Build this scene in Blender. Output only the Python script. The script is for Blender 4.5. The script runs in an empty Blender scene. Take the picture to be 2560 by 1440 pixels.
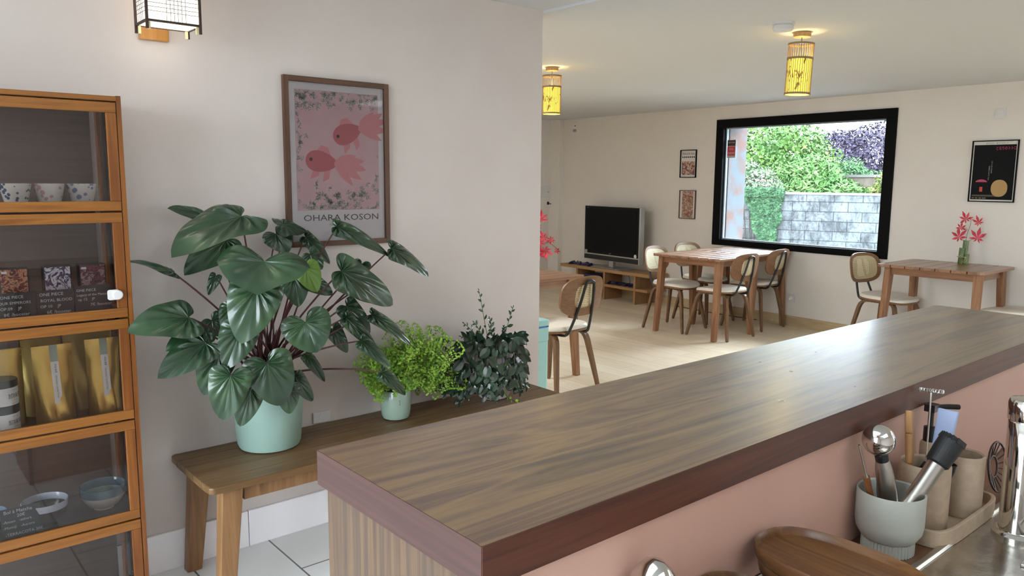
import bpy, bmesh, math, random
from mathutils import Vector, Matrix, Euler
sc = bpy.context.scene
col = sc.collection
PI = math.pi
R = math.radians
# ------------------------------------------------------------------ camera
cam = bpy.data.cameras.new('camera'); camo = bpy.data.objects.new('camera', cam); col.objects.link(camo)
cam.sensor_width = 36; cam.lens = 1942.5/2560*36; cam.clip_start = .02; cam.clip_end = 300
p_, r_, yw_ = R(7.92), R(.459), R(40.286)
fw = Vector((math.sin(yw_)*math.cos(p_), math.cos(yw_)*math.cos(p_), -math.sin(p_)))
rt = Vector((math.cos(yw_), -math.sin(yw_), 0)); up = rt.cross(fw)
rt, up = rt*math.cos(r_)+up*math.sin(r_), -rt*math.sin(r_)+up*math.cos(r_)
M = Matrix((rt, up, -fw)).transposed().to_4x4(); M.translation = (0, 0, 1.48)
camo.matrix_world = M
sc.camera = camo
# ------------------------------------------------------------------ world, daylight, exposure
w = bpy.data.worlds.new('overcast_sky'); sc.world = w; w.use_nodes = True
nt = w.node_tree; nt.nodes.clear()
wo = nt.nodes.new('ShaderNodeOutputWorld'); bg = nt.nodes.new('ShaderNodeBackground')
bg.inputs[0].default_value = (.80, .91, 1, 1); bg.inputs[1].default_value = 12.0
nt.links.new(bg.outputs[0], wo.inputs[0])
def area(name, loc, rot, sx, sy, power, colr=(1, 1, 1)):
    l = bpy.data.lights.new(name, 'AREA'); l.shape = 'RECTANGLE'; l.size = sx; l.size_y = sy
    l.energy = power; l.color = colr
    o = bpy.data.objects.new(name, l); col.objects.link(o); o.location = loc; o.rotation_euler = rot; return o
# daylight entering through the shopfront openings (left wall, wall behind the counter, side of the dining room)
area('shopfront_daylight', (-2.45, 1.2, 1.35), (0, R(-90), 0), 2.0, 3.0, 32, (.92, .96, 1))
area('dining_window_daylight', (6.3, -2.45, 1.4), (R(90), 0, 0), 1.7, 1.7, 8, (.93, .96, 1))
# unseen fill lamps added below the ceilings to lift the room light
area('shop_ceiling_fill', (.2, .8, 2.28), (0, 0, 0), 1.8, 1.2, 11, (.90, .95, 1))
area('counter_ceiling_fill', (1.2, -.9, 2.28), (0, 0, 0), 1.4, 1.0, 12, (.95, .97, 1))
area('dining_ceiling_fill', (5.2, -.9, 2.27), (0, 0, 0), 2.0, 1.6, 20, (.93, .96, 1))
area('dining_rear_ceiling_fill', (2.3, 5.15, 2.27), (0, 0, 0), 1.6, 1.7, 84, (.95, .97, 1))
# added lamp outside the window, out of view, boosting light on floor and counter
sk_ = area('garden_sky_fill', (10.6, 4.3, 4.6), (0, 0, 0), 4.5, 3.0, 2600, (.74, .87, 1))
sk_.rotation_euler = (Vector((7.0, 4.3, 1.0))-Vector((10.6, 4.3, 4.6))).to_track_quat('-Z', 'Y').to_euler()
sc.view_settings.view_transform = 'Standard'; sc.view_settings.look = 'None'
sc.view_settings.exposure = 0.08; sc.view_settings.gamma = 1.0; sc.view_settings.use_curve_mapping = False
# ------------------------------------------------------------------ mesh builder
class MB:
    def __init__(s): s.v = []; s.f = []; s.m = []; s.mi = 0
    def raw(s, v, f, M=None):
        b = len(s.v); s.v += [tuple(M @ Vector(p)) if M else tuple(p) for p in v]
        s.f += [tuple(b+i for i in q) for q in f]; s.m += [s.mi]*len(f); return s
    def box(s, c, d, M=None, rz=0):
        x, y, z = [q/2 for q in d]; T = Matrix.Translation(Vector(c)) @ Matrix.Rotation(rz, 4, 'Z')
        if M: T = M @ T
        v = [(i*x, j*y, k*z) for k in (-1, 1) for j in (-1, 1) for i in (-1, 1)]
        return s.raw(v, [(0, 2, 3, 1), (4, 5, 7, 6), (0, 1, 5, 4), (2, 6, 7, 3), (0, 4, 6, 2), (1, 3, 7, 5)], T)
    def bb(s, x0, x1, y0, y1, z0, z1, M=None): return s.box(((x0+x1)/2, (y0+y1)/2, (z0+z1)/2), (abs(x1-x0), abs(y1-y0), abs(z1-z0)), M)
    def hexa(s, a, b, M=None):   # bottom quad a, top quad b (lists of 4 points)
        return s.raw(list(a)+list(b), [(3, 2, 1, 0), (4, 5, 6, 7)]+[(i, (i+1) % 4, 4+(i+1) % 4, 4+i) for i in range(4)], M)
    def prism(s, poly, z0, z1, M=None):
        n = len(poly); v = [(x, y, z0) for x, y in poly]+[(x, y, z1) for x, y in poly]
        return s.raw(v, [tuple(range(n-1, -1, -1)), tuple(range(n, 2*n))]+[(i, (i+1) % n, n+(i+1) % n, n+i) for i in range(n)], M)
    def ring(s, outer, inner, z0, z1, M=None):   # two loops of equal count
        n = len(outer); v = [(x, y, z0) for x, y in outer]+[(x, y, z0) for x, y in inner]+[(x, y, z1) for x, y in outer]+[(x, y, z1) for x, y in inner]
        f = []
        for i in range(n):
            j = (i+1) % n
            f += [(j, i, n+i, n+j), (2*n+i, 2*n+j, 3*n+j, 3*n+i), (i, j, 2*n+j, 2*n+i), (n+j, n+i, 3*n+i, 3*n+j)]
        return s.raw(v, f, M)
    def tube(s, pts, r, n=8, M=None, closed=False, sx=1, up=None):
        pts = [Vector(p) for p in pts]; k = len(pts)
        rr = r if isinstance(r, (list, tuple)) else [r]*k
        v = []; f = []; u = None
        for i in range(k):
            a = pts[(i-1) % k] if (i or closed) else pts[0]; b = pts[(i+1) % k] if (i < k-1 or closed) else pts[-1]
            t = (b-a).normalized()
            if u is None: u = Vector(up) if up else (Vector((0, 0, 1)) if abs(t.z) < .9 else Vector((1, 0, 0)))
            if up: u = Vector(up)
            u = (u-t*u.dot(t)).normalized(); w_ = t.cross(u)
            for j in range(n):
                an = 2*PI*j/n; v.append(pts[i]+(u*math.cos(an)+w_*math.sin(an)*sx)*rr[i])
        for i in range(k if closed else k-1):
            for j in range(n):
                a = i*n+j; b = i*n+(j+1) % n; c = ((i+1) % k)*n+(j+1) % n; d = ((i+1) % k)*n+j; f.append((a, b, c, d))
        if not closed: f += [tuple(range(n-1, -1, -1)), tuple((k-1)*n+j for j in range(n))]
        return s.raw(v, f, M)
    def strap(s, pts, wd, th, side, M=None):   # rectangular section swept, side = width direction
        pts = [Vector(p) for p in pts]; v = []; f = []; k = len(pts)
        W = wd if isinstance(wd, (list, tuple)) else [wd]*k; T_ = th if isinstance(th, (list, tuple)) else [th]*k
        for i in range(k):
            t = (pts[min(i+1, k-1)]-pts[max(i-1, 0)]).normalized(); sd = Vector(side); sd = (sd-t*sd.dot(t)).normalized(); nn = t.cross(sd)
            for a, b in ((-1, -1), (1, -1), (1, 1), (-1, 1)): v.append(pts[i]+sd*a*W[i]/2+nn*b*T_[i]/2)
        for i in range(k-1):
            for j in range(4): f.append((i*4+j, i*4+(j+1) % 4, (i+1)*4+(j+1) % 4, (i+1)*4+j))
        f += [(3, 2, 1, 0), tuple((k-1)*4+j for j in range(4))]
        return s.raw(v, f, M)
    def lathe(s, prof, n=32, M=None, cap=True):
        v = []; f = []; k = len(prof)
        for r, z in prof:
            for j in range(n): v.append((r*math.cos(2*PI*j/n), r*math.sin(2*PI*j/n), z))
        for i in range(k-1):
            for j in range(n): f.append((i*n+j, i*n+(j+1) % n, (i+1)*n+(j+1) % n, (i+1)*n+j))
        if cap: f += [tuple(range(n-1, -1, -1)), tuple((k-1)*n+j for j in range(n))]
        return s.raw(v, f, M)
    def mesh(s, name, mats, smooth=False):
        me = bpy.data.meshes.new(name); me.from_pydata(s.v, [], s.f); me.validate()
        for m in (mats if isinstance(mats, (list, tuple)) else [mats]): me.materials.append(m)
        if isinstance(mats, (list, tuple)) and len(mats) > 1 and len(me.polygons) == len(s.m):
            me.polygons.foreach_set('material_index', s.m)
        if smooth: me.polygons.foreach_set('use_smooth', [True]*len(me.polygons))
        me.update(); return me
    def build(s, name, mats, parent=None, smooth=False, bevel=0, seg=2, loc=None):
        o = bpy.data.objects.new(name, s.mesh(name, mats, smooth)); col.objects.link(o)
        if parent: o.parent = parent
        if loc: o.location = loc
        if bevel:
            b = o.modifiers.new('bevel', 'BEVEL'); b.width = bevel; b.segments = seg; b.limit_method = 'ANGLE'; b.angle_limit = R(40)
        if smooth or bevel:
            e = o.modifiers.new('edges', 'EDGE_SPLIT') if smooth else None
            if e: e.split_angle = R(38)
        return o
def tag(o, label=None, cat=None, group=None, kind=None):
    for k, v in (('label', label), ('category', cat), ('group', group), ('kind', kind)):
        if v: o[k] = v
    return o
def thing(name, label, cat, loc=(0, 0, 0), rz=0, group=None, s=1):
    o = bpy.data.objects.new(name, None); col.objects.link(o); o.location = loc; o.rotation_euler = (0, 0, rz); o.scale = (s, s, s)
    o.empty_display_size = .05
    return tag(o, label, cat, group)
def dup(root, loc, rz, label=None, s=None, rot=None):
    r = root.copy(); col.objects.link(r); r.location = loc; r.rotation_euler = rot if rot else (0, 0, rz)
    if s: r.scale = (s, s, s)
    if label: r['label'] = label
    kids = [o for o in KIDS(root)]
    for ch in kids:
        c = ch.copy(); col.objects.link(c); c.parent = r
        for g in KIDS(ch):
            d = g.copy(); col.objects.link(d); d.parent = c
    return r
def KIDS(o): return [c for c in col.objects if c.parent == o]
def rrect(w, h, r, n=6, cx=0, cy=0):
    out = []
    for qx, qy, a0 in ((1, 1, 0), (-1, 1, 90), (-1, -1, 180), (1, -1, 270)):
        for i in range(n+1):
            a = R(a0+90*i/n); out.append((cx+qx*(w/2-r)+r*math.cos(a), cy+qy*(h/2-r)+r*math.sin(a)))
    return out
def superell(w, h, e, n=40, cx=0, cy=0):
    out = []
    for i in range(n):
        a = 2*PI*i/n; c, s_ = math.cos(a), math.sin(a)
        out.append((cx+w/2*math.copysign(abs(c)**(2/e), c), cy+h/2*math.copysign(abs(s_)**(2/e), s_)))
    return out
def axes(origin, xa, ya):   # matrix with local x, y along xa, ya
    xa = Vector(xa).normalized(); ya = Vector(ya); ya = (ya-xa*ya.dot(xa)).normalized(); za = xa.cross(ya)
    m = Matrix((xa, ya, za)).transposed().to_4x4(); m.translation = Vector(origin); return m
TC = {}
def text(body, size, M, mat, name, parent=None, align='LEFT', width=None, sx=1, extr=0.0):
    c = bpy.data.curves.new('lettering', 'FONT'); c.body = body; c.size = 1; c.align_x = align; c.extrude = 0; c.resolution_u = 2
    o = bpy.data.objects.new('lettering', c); col.objects.link(o)
    bpy.context.view_layer.update()
    dg = bpy.context.evaluated_depsgraph_get(); me = bpy.data.meshes.new_from_object(o.evaluated_get(dg))
    s = size
    if width:
        xs = [v.co.x for v in me.vertices]; s = width/(max(xs)-min(xs))
        if size and s > size*3: s = size*3
        sy = size if size else s
    else: sy = s
    me.transform(M @ Matrix.Diagonal((s*sx, sy, 1, 1)))
    bpy.data.objects.remove(o); bpy.data.curves.remove(c)
    me.materials.clear(); me.materials.append(mat)
    ob = bpy.data.objects.new(name, me); col.objects.link(ob)
    if parent: ob.parent = parent
    return ob
# ------------------------------------------------------------------ materials
def mat(name, c, rough=.5, metal=0, spec=.5, **k):
    m = bpy.data.materials.new(name); m.use_nodes = True; b = m.node_tree.nodes['Principled BSDF']
    b.inputs['Base Color'].default_value = (*c, 1); b.inputs['Roughness'].default_value = rough; b.inputs['Metallic'].default_value = metal
    b.inputs['Specular IOR Level'].default_value = spec
    for a, v in k.items(): b.inputs[a.replace('_', ' ')].default_value = v
    return m
def sr(h): # srgb hex to linear
    return tuple((lambda x: x/12.92 if x <= .04045 else ((x+.055)/1.055)**2.4)(int(h[i:i+2], 16)/255) for i in (0, 2, 4))
def N(m, t, **k):
    n = m.node_tree.nodes.new(t)
    for a, v in k.items(): setattr(n, a, v)
    return n
def L(m, a, b): m.node_tree.links.new(a, b)
def coords(m, scale=(1, 1, 1), rot=(0, 0, 0), loc=(0, 0, 0), kind='Object'):
    t = N(m, 'ShaderNodeTexCoord'); mp = N(m, 'ShaderNodeMapping'); L(m, t.outputs[kind], mp.inputs[0])
    mp.inputs['Scale'].default_value = scale; mp.inputs['Rotation'].default_value = rot; mp.inputs['Location'].default_value = loc
    return mp.outputs[0]
def ramp(m, fac, stops):
    r = N(m, 'ShaderNodeValToRGB'); L(m, fac, r.inputs[0]); e = r.color_ramp.elements
    while len(e) > 1: e.remove(e[-1])
    e[0].position = stops[0][0]; e[0].color = (*stops[0][1], 1)
    for p, c in stops[1:]:
        q = e.new(p); q.color = (*c, 1)
    return r.outputs[0]
def noise(m, vec, scale=5, detail=4, rough=.5, dist=0):
    n = N(m, 'ShaderNodeTexNoise'); L(m, vec, n.inputs['Vector']); n.inputs['Scale'].default_value = scale
    n.inputs['Detail'].default_value = detail; n.inputs['Roughness'].default_value = rough; n.inputs['Distortion'].default_value = dist
    return n.outputs['Fac']
def bump(m, fac, strength=.2, dist=.002):
    b = N(m, 'ShaderNodeBump'); b.inputs['Strength'].default_value = strength; b.inputs['Distance'].default_value = dist
    L(m, fac, b.inputs['Height']); L(m, b.outputs[0], m.node_tree.nodes['Principled BSDF'].inputs['Normal'])
def BC(m): return m.node_tree.nodes['Principled BSDF'].inputs['Base Color']
def wood(name, cols, axis=0, sc_=1.0, rough=.45, stretch=14, spec=.4, loc=(0, 0, 0), dist=.6, coat=0):
    m = mat(name, (0, 0, 0), rough, 0, spec)
    s = [stretch*sc_]*3; s[axis] = .9*sc_
    v = coords(m, tuple(s), loc=loc)
    a = noise(m, v, 1.0, 5, .6, dist)
    c = ramp(m, a, [(.30, cols[0]), (.44, cols[1]), (.55, cols[2]), (.68, cols[1]), (.8, cols[0])])
    s2 = [70*sc_]*3; s2[axis] = 2*sc_
    b = noise(m, coords(m, tuple(s2), loc=loc), 1.0, 3, .7)
    mx = N(m, 'ShaderNodeMix', data_type='RGBA', blend_type='MULTIPLY'); mx.inputs[0].default_value = .45
    L(m, c, mx.inputs[6]); L(m, ramp(m, b, [(.3, (.55, .5, .46)), (.6, (1, 1, 1))]), mx.inputs[7]); L(m, mx.outputs[2], BC(m))
    if coat: m.node_tree.nodes['Principled BSDF'].inputs['Coat Weight'].default_value = coat; m.node_tree.nodes['Principled BSDF'].inputs['Coat Roughness'].default_value = .25; m.node_tree.nodes['Principled BSDF'].inputs['Coat IOR'].default_value = 1.6
    return m
def mottled(name, c1, c2, scale=30, rough=.8, bmp=.1, stops=(.35, .65)):
    m = mat(name, c1, rough); n = noise(m, coords(m), scale, 5, .6); L(m, ramp(m, n, [(stops[0], c1), (stops[1], c2)]), BC(m))
    if bmp: bump(m, n, bmp, .002)
    return m
wall_l = mottled('pink_white_wallpaper', sr('D5CCC6'), sr('D2C8C2'), 3, .85, 0)
def weave(m):
    v = coords(m, (1, 1, 1)); a = noise(m, coords(m, (400, 400, 12)), 1, 2); bump(m, a, .12, .001)
weave(wall_l)
wall_r_m = mottled('cream_wallpaper', sr('E2DCD4'), sr('DFD8D0'), 3, .85, 0); weave(wall_r_m)
ceil_m = mat('white_ceiling_paint', sr('D2D4D5'), .9)
pink_m = mottled('pink_panel_paint', sr('CDA594'), sr('CAA18F'), 4, .6, 0)
base_m = mat('white_painted_tile_skirting', sr('FAF9FC'), .45)
black_frame = mat('black_aluminium', sr('040507'), .6, 0, .12)
counter_top = wood('streaky_laminate_top', [sr('301E16'), sr('765A38'), sr('4C3224')], 0, 1.0, .4, 11, .6, dist=1.2, coat=1)
counter_edge = wood('red_brown_edge_band', [sr('3C1E14'), sr('5E3322'), sr('4A281C')], 0, 1, .5, 30)
counter_end = wood('mauve_brown_edge_band', [sr('361E1C'), sr('52342F'), sr('442A26')], 1, 1, .5, 30)
end_panel = wood('striped_vertical_laminate', [sr('382C26'), sr('6A523C'), sr('4E3E32')], 2, 1, .5, 26, dist=.3)
acacia = wood('acacia_table_wood', [sr('644230'), sr('84593E'), sr('966C4A')], 0, 1.2, .4, 16, coat=.6)
acacia_leg = wood('acacia_leg_wood', [sr('6A452F'), sr('8A5E40'), sr('9C7250')], 2, 1.2, .45, 18)
bench_m = wood('dark_bench_wood', [sr('5A4228'), sr('7E6240'), sr('6C5030')], 0, 1, .42, 16, loc=(3, 1, 2))
bench_leg_m = wood('bench_leg_wood', [sr('704E32'), sr('96704A'), sr('84603E')], 2, 1, .42, 18)
walnut = wood('walnut_bentwood', [sr('5A4028'), sr('7A5A3C'), sr('6A4C32')], 2, 1.5, .4, 20)
walnut_h = wood('walnut_plywood_back', [sr('6A4A32'), sr('8A6648'), sr('7A583C')], 0, 2, .4, 26)
oak = wood('oak_shelf_wood', [sr('8E6A46'), sr('B08A60'), sr('A27C54')], 1, 1, .45, 20)
acacia_y = wood('acacia_table_wood_cross', [sr('644230'), sr('84593E'), sr('966C4A')], 1, 1.2, .4, 16)
oak_v = wood('oak_upright_wood', [sr('8E6A46'), sr('A88258'), sr('9C7650')], 2, 1, .45, 20)
bamboo = wood('varnished_bamboo', [sr('6E4118'), sr('935E26'), sr('804F20')], 0, 1, .32, 22)
bamboo_v = wood('varnished_bamboo_upright', [sr('5C3216'), sr('8A5422'), sr('74421C')], 2, 1, .32, 22)
back_ply = wood('dark_brown_back_panel', [sr('4A3A34'), sr('56443C'), sr('504038')], 0, 1, .5, 30)
tray_m = wood('oiled_acacia_tray', [sr('4A2F1C'), sr('74512F'), sr('60402A')], 1, 1.5, .35, 14)
frame_wood = wood('walnut_picture_frame', [sr('4A3224'), sr('664836'), sr('563C2C')], 2, 1, .45, 20)
cream_leather = mat('cream_seat_leather', sr('E0D8CA'), .42)
black_metal = mat('black_powder_coated_steel', sr('14191B'), .38)
mint = mat('mint_glazed_plastic', sr('96B4A8'), .45)
mint_bin = mat('mint_painted_steel', sr('9FD0CE'), .3)
sage = mat('sage_glazed_ceramic', sr('93A898'), .16)
soil = mottled('potting_soil', sr('2A1E16'), sr('40301F'), 60, .95, .3)
steel = mat('brushed_steel', sr('BDBAB4'), .28, 1)
chrome = mat('polished_chrome', sr('D8D6D2'), .07, 1)
white_pl = mat('white_plastic', sr('D4D2D0'), .35)
black_pl = mat('black_plastic', sr('101114'), .3)
def glass(name, tint=(1, 1, 1), rough=0.0, refl=.06):
    m = bpy.data.materials.new(name); m.use_nodes = True; n = m.node_tree; n.nodes.clear()
    o = n.nodes.new('ShaderNodeOutputMaterial'); mx = n.nodes.new('ShaderNodeMixShader'); t = n.nodes.new('ShaderNodeBsdfTransparent'); g = n.nodes.new('ShaderNodeBsdfGlossy')
    fr = n.nodes.new('ShaderNodeFresnel'); fr.inputs[0].default_value = 1.45
    t.inputs[0].default_value = (*tint, 1); g.inputs['Roughness'].default_value = rough
    n.links.new(fr.outputs[0], mx.inputs[0]); n.links.new(t.outputs[0], mx.inputs[1]); n.links.new(g.outputs[0], mx.inputs[2]); n.links.new(mx.outputs[0], o.inputs[0])
    return m
pane = glass('window_glass', (.97, .99, 1)); cab_glass = glass('cabinet_glass', (.975, .97, .97), .02)
def emis(name, c, s): 
    m = bpy.data.materials.new(name); m.use_nodes = True; n = m.node_tree; b = n.nodes['Principled BSDF']
    b.inputs['Base Color'].default_value = (*c, 1); b.inputs['Emission Color'].default_value = (*c, 1); b.inputs['Emission Strength'].default_value = s; b.inputs['Roughness'].default_value = .7
    return m
def point(name, loc, power, c, r=.03, parent=None):
    l = bpy.data.lights.new(name, 'POINT'); l.energy = power; l.color = c; l.shadow_soft_size = r
    o = bpy.data.objects.new(name, l); col.objects.link(o); o.location = loc
    if parent: o.parent = parent
    return o
# ------------------------------------------------------------------ room shell
W_ = R(3.096); WD = Vector((math.sin(W_), math.cos(W_), 0)); WN = Vector((math.cos(W_), -math.sin(W_), 0)); CW = 7.13
WR = Matrix((WD, Vector((0, 0, 1)), -WN)).transposed()  # placeholder axes
def wl(s, t, z): return WN*(CW+t)+WD*s+Vector((0, 0, z))     # point on the window wall: along, outwards, up
MW = Matrix((WD, WN, Vector((0, 0, 1)))).transposed().to_4x4(); MW.translation = WN*CW   # local (along, out, up); left handed -> fixed below
def wallbox(mb, s0, s1, t0, t1, z0, z1):
    c = [wl(s0, t0, z0), wl(s1, t0, z0), wl(s1, t1, z0), wl(s0, t1, z0)]; d = [wl(s0, t0, z1), wl(s1, t0, z1), wl(s1, t1, z1), wl(s0, t1, z1)]
    mb.hexa(c[::-1], d[::-1])
def struct(o): o['kind'] = 'structure'; return o
ZC = 2.313; ZC2 = 2.30
YP = 2.965; XE = 2.70
# tiled floor of the shop room
tile_m = mat('grey_floor_tile', sr('B4B4B0'), .4)
br = N(tile_m, 'ShaderNodeTexBrick'); br.offset = .5; br.inputs['Scale'].default_value = 1; br.inputs['Brick Width'].default_value = .64; br.inputs['Row Height'].default_value = .32
br.inputs['Mortar Size'].default_value = .004; br.inputs['Mortar Smooth'].default_value = .3
br.inputs['Color1'].default_value = (*sr('ECECEA'), 1); br.inputs['Color2'].default_value = (*sr('E6E6E3'), 1); br.inputs['Mortar'].default_value = (*sr('6A6A68'), 1)
v = coords(tile_m, rot=(0, 0, R(90)), loc=(-.23, .08, 0)); L(tile_m, v, br.inputs[0]); L(tile_m, br.outputs[0], BC(tile_m))
struct(MB().bb(-2.2, XE+.02, -2.2, 3.1, -.05, 0).build('floor', tile_m))
lam = mat('light_oak_laminate', sr('C8B494'), .38)
br = N(lam, 'ShaderNodeTexBrick'); br.offset = .37; br.inputs['Scale'].default_value = 1; br.inputs['Brick Width'].default_value = 1.2; br.inputs['Row Height'].default_value = .19
br.inputs['Mortar Size'].default_value = .0012; br.inputs['Color1'].default_value = (*sr('ECDCC4'), 1); br.inputs['Color2'].default_value = (*sr('DCCAAC'), 1); br.inputs['Mortar'].default_value = (*sr('8A7456'), 1)
v = coords(lam, rot=(0, 0, R(90))); L(lam, v, br.inputs[0])
g = noise(lam, coords(lam, (16, 1.1, 16)), 1.2, 6, .65, 1.0)
mx = N(lam, 'ShaderNodeMix', data_type='RGBA', blend_type='MULTIPLY'); mx.inputs[0].default_value = .7
L(lam, br.outputs[0], mx.inputs[6]); L(lam, ramp(lam, g, [(.3, (.80, .74, .68)), (.5, (1, .99, .97)), (.7, (.88, .84, .80))]), mx.inputs[7]); L(lam, mx.outputs[2], BC(lam))
struct(MB().bb(XE+.02, 7.9, -2.2, 3.1, -.05, 0).bb(1.2, 7.9, 3.1, 8.5, -.05, 0).build('floor', lam))
struct(MB().bb(-2.2, XE, -2.2, 3.1, ZC, ZC+.1).build('ceiling', ceil_m))
struct(MB().bb(XE, 7.9, -2.2, 3.1, ZC2, ZC2+.11).bb(1.2, 7.9, 3.1, 8.5, ZC2, ZC2+.11).build('ceiling', ceil_m))
struct(MB().bb(-2.2, XE, YP, 3.10, 0, ZC).build('wall_left', wall_l))
# shopfront wall, with its glazed opening
o_ = MB().bb(-2.32, -2.2, -2.3, -.3, 0, ZC).bb(-2.32, -2.2, 2.7, 3.1, 0, ZC).bb(-2.32, -2.2, -.3, 2.7, 0, .35).bb(-2.32, -2.2, -.3, 2.7, 2.2, ZC+.1)
struct(o_.build('wall_front', wall_l))
o_ = MB().bb(-2.3, 5.45, -2.32, -2.2, 0, ZC).bb(7.15, 8, -2.32, -2.2, 0, ZC).bb(5.45, 7.15, -2.32, -2.2, 0, .5).bb(5.45, 7.15, -2.32, -2.2, 2.2, ZC+.1)
struct(o_.build('wall_back', wall_l))
o_ = MB().bb(1.08, 1.2, 3.1, 8.5, 0, ZC)
struct(o_.build('wall_side', wall_r_m))
# far wall of the dining room with its pilaster
struct(MB().bb(1.2, 7.9, 8.05, 8.3, 0, ZC2+.05).build('wall_far', wall_r_m))
struct(MB().bb(7.49, 7.66, 7.85, 8.06, 0, ZC2+.05).build('trim_1', wall_r_m, bevel=.004))
# window wall with the window hole
S0, S1, Z0, Z1 = 3.625, 5.64, .775, 2.155
mb = MB()
wallbox(mb, -2.6, S0, 0, .42, -.05, ZC2+.05); wallbox(mb, S1, 8.3, 0, .42, -.05, ZC2+.05); wallbox(mb, S0, S1, 0, .42, -.05, Z0); wallbox(mb, S0, S1, 0, .42, Z1, ZC2+.05)
struct(mb.build('wall_right', wall_r_m))
mb = MB(); bskirt = wood('pale_wood_skirting', [sr('B09A78'), sr('C6B08C'), sr('BCA682')], 1, 1, .5, 10)
a_ = -2.2
for b_ in (.6, 2.1, 3.72, 5.3, 7.8): wallbox(mb, a_, b_-.002, -.012, 0, 0, .105); a_ = b_
struct(mb.build('baseboard_right', bskirt, bevel=.002))
mb = MB(); x_ = -2.1
while x_ < 2.69:
    x2 = min(x_+.46, 2.698); mb.bb(x_+.0015, x2-.0015, YP-.012, YP, 0, .15); x_ = x2
struct(mb.build('baseboard_left', base_m, bevel=.002))
# rough plaster lining of the outer reveal
rev_m = mottled('weathered_render', sr('50585E'), sr('5E443C'), 5, .9, .3, (.42, .6))
mb = MB(); wallbox(mb, S1-.075, S1+.02, .12, .44, Z0-.05, Z1+.05); struct(mb.build('trim_2', rev_m))
win = thing('window_1', None, None, (0, 0, 0)); struct(win)
mb = MB(); fr = .098
for s0, s1, z0, z1 in ((S0, S1, Z0, Z0+.065), (S0, S1, Z1-.09, Z1), (S0, S0+fr, Z0+.065, Z1-.09), (S1-fr, S1, Z0+.065, Z1-.09)): wallbox(mb, s0, s1, -.02, .10, z0, z1)
mb.build('window_frame', black_frame, win, bevel=.003)
mb = MB(); q = .012
for s0, s1, z0, z1 in ((S0+fr, S1-fr, Z0+.065, Z0+.065+q), (S0+fr, S1-fr, Z1-.09-q, Z1-.09), (S0+fr, S0+fr+q, Z0+.077, Z1-.1), (S1-fr-q, S1-fr, Z0+.077, Z1-.1)): wallbox(mb, s0, s1, .03, .06, z0, z1)
mb.build('glazing_bead', mat('grey_glazing_seal', sr('8A98A4'), .4), win)
mb = MB(); wallbox(mb, S0+fr, S1-fr, .04, .048, Z0+.065, Z1-.09); mb.build('glass_pane', pane, win)
# ------------------------------------------------------------------ bar counter
ct = thing('bar_counter', 'long wooden bar counter with thick top running across the foreground', 'counter', (0, 0, 0))
pts = [(.537, .684), (2.925, .684)]+[(2.925-.02+.02*math.cos(a), 1.111-.02+.02*math.sin(a)) for a in (0, R(30), R(60), R(90))]+[(.537, 1.111)]
MB().prism(pts, .9935, 1.05).build('counter_top', counter_top, ct)
MB().bb(.5355, .5372, .684, 1.111, .9935, 1.0495).build('end_edge_band', counter_end, ct)
MB().bb(.5362, 2.925, .6825, .6842, .9935, 1.0495).build('long_edge_band', counter_edge, ct)
MB().bb(.547, .565, .705, 1.10, 0, .9935).build('end_panel', end_panel, ct)
MB().bb(.565, 2.90, .702, .72, 0, .9935).build('pink_panel', pink_m, ct)
MB().bb(.565, 2.90, 1.06, 1.08, 0, .9935).build('customer_side_panel', pink_m, ct)
MB().bb(2.88, 2.90, .72, 1.06, 0, .9935).build('end_panel', end_panel, ct)
drop_m = mat('dried_water_mark', sr('B0AEAA'), .15)
for x, y, r in ((1.616, .913, .004), (1.376, .793, .007), (1.601, .756, .0025), (1.622, .733, .003), (1.641, 1.009, .003), (1.854, .982, .003)):
    MB().lathe([(r, .0001), (r, .0004), (r*.7, .0004), (r*.7, .0001)], 18, Matrix.Translation((x, y, 1.05)), cap=False).build('water_mark', drop_m, ct)
# ------------------------------------------------------------------ kitchen worktop and sink
kt = thing('kitchen_worktop', 'low wooden kitchen worktop along the pink side of the bar counter', 'worktop', (0, 0, 0))
MB().bb(.75, 3.3, .575, .70, .715, .75).build('worktop_slab', wood('dark_worktop_wood', [sr('5A3C28'), sr('7E5C42'), sr('6C4C36')], 0, 1, .4, 14), kt)
MB().bb(.75, 3.3, .06, .68, 0, .715).build('base_cabinet', white_pl, kt)
sk = thing('steel_sink', 'worn stainless steel sink drainer in front of the utensil holders', 'sink', (0, 0, 0))
wet = mottled('wet_scratched_steel', (.42, .40, .37), (.60, .58, .54), 14, .2, .5); wet.node_tree.nodes['Principled BSDF'].inputs['Metallic'].default_value = 1
mb = MB().bb(.78, 3.2, .06, .571, .716, .7505)
mb.build('drainer', wet, sk)
mb = MB().hexa([(1.42, .556, .7505), (3.2, .556, .7505), (3.2, .574, .7505), (1.42, .574, .7505)], [(1.42, .559, .758), (3.2, .559, .758), (3.2, .571, .758), (1.42, .571, .758)])
mb.build('raised_rim', steel, sk, bevel=.002)
mb = MB().bb(1.66, 3.1, .425, .44, .7505, .757).bb(1.66, 3.1, .09, .105, .7505, .757).bb(1.66, 1.675, .105, .425, .7505, .757)
mb.build('bowl_rim', steel, sk, bevel=.002)
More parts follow.
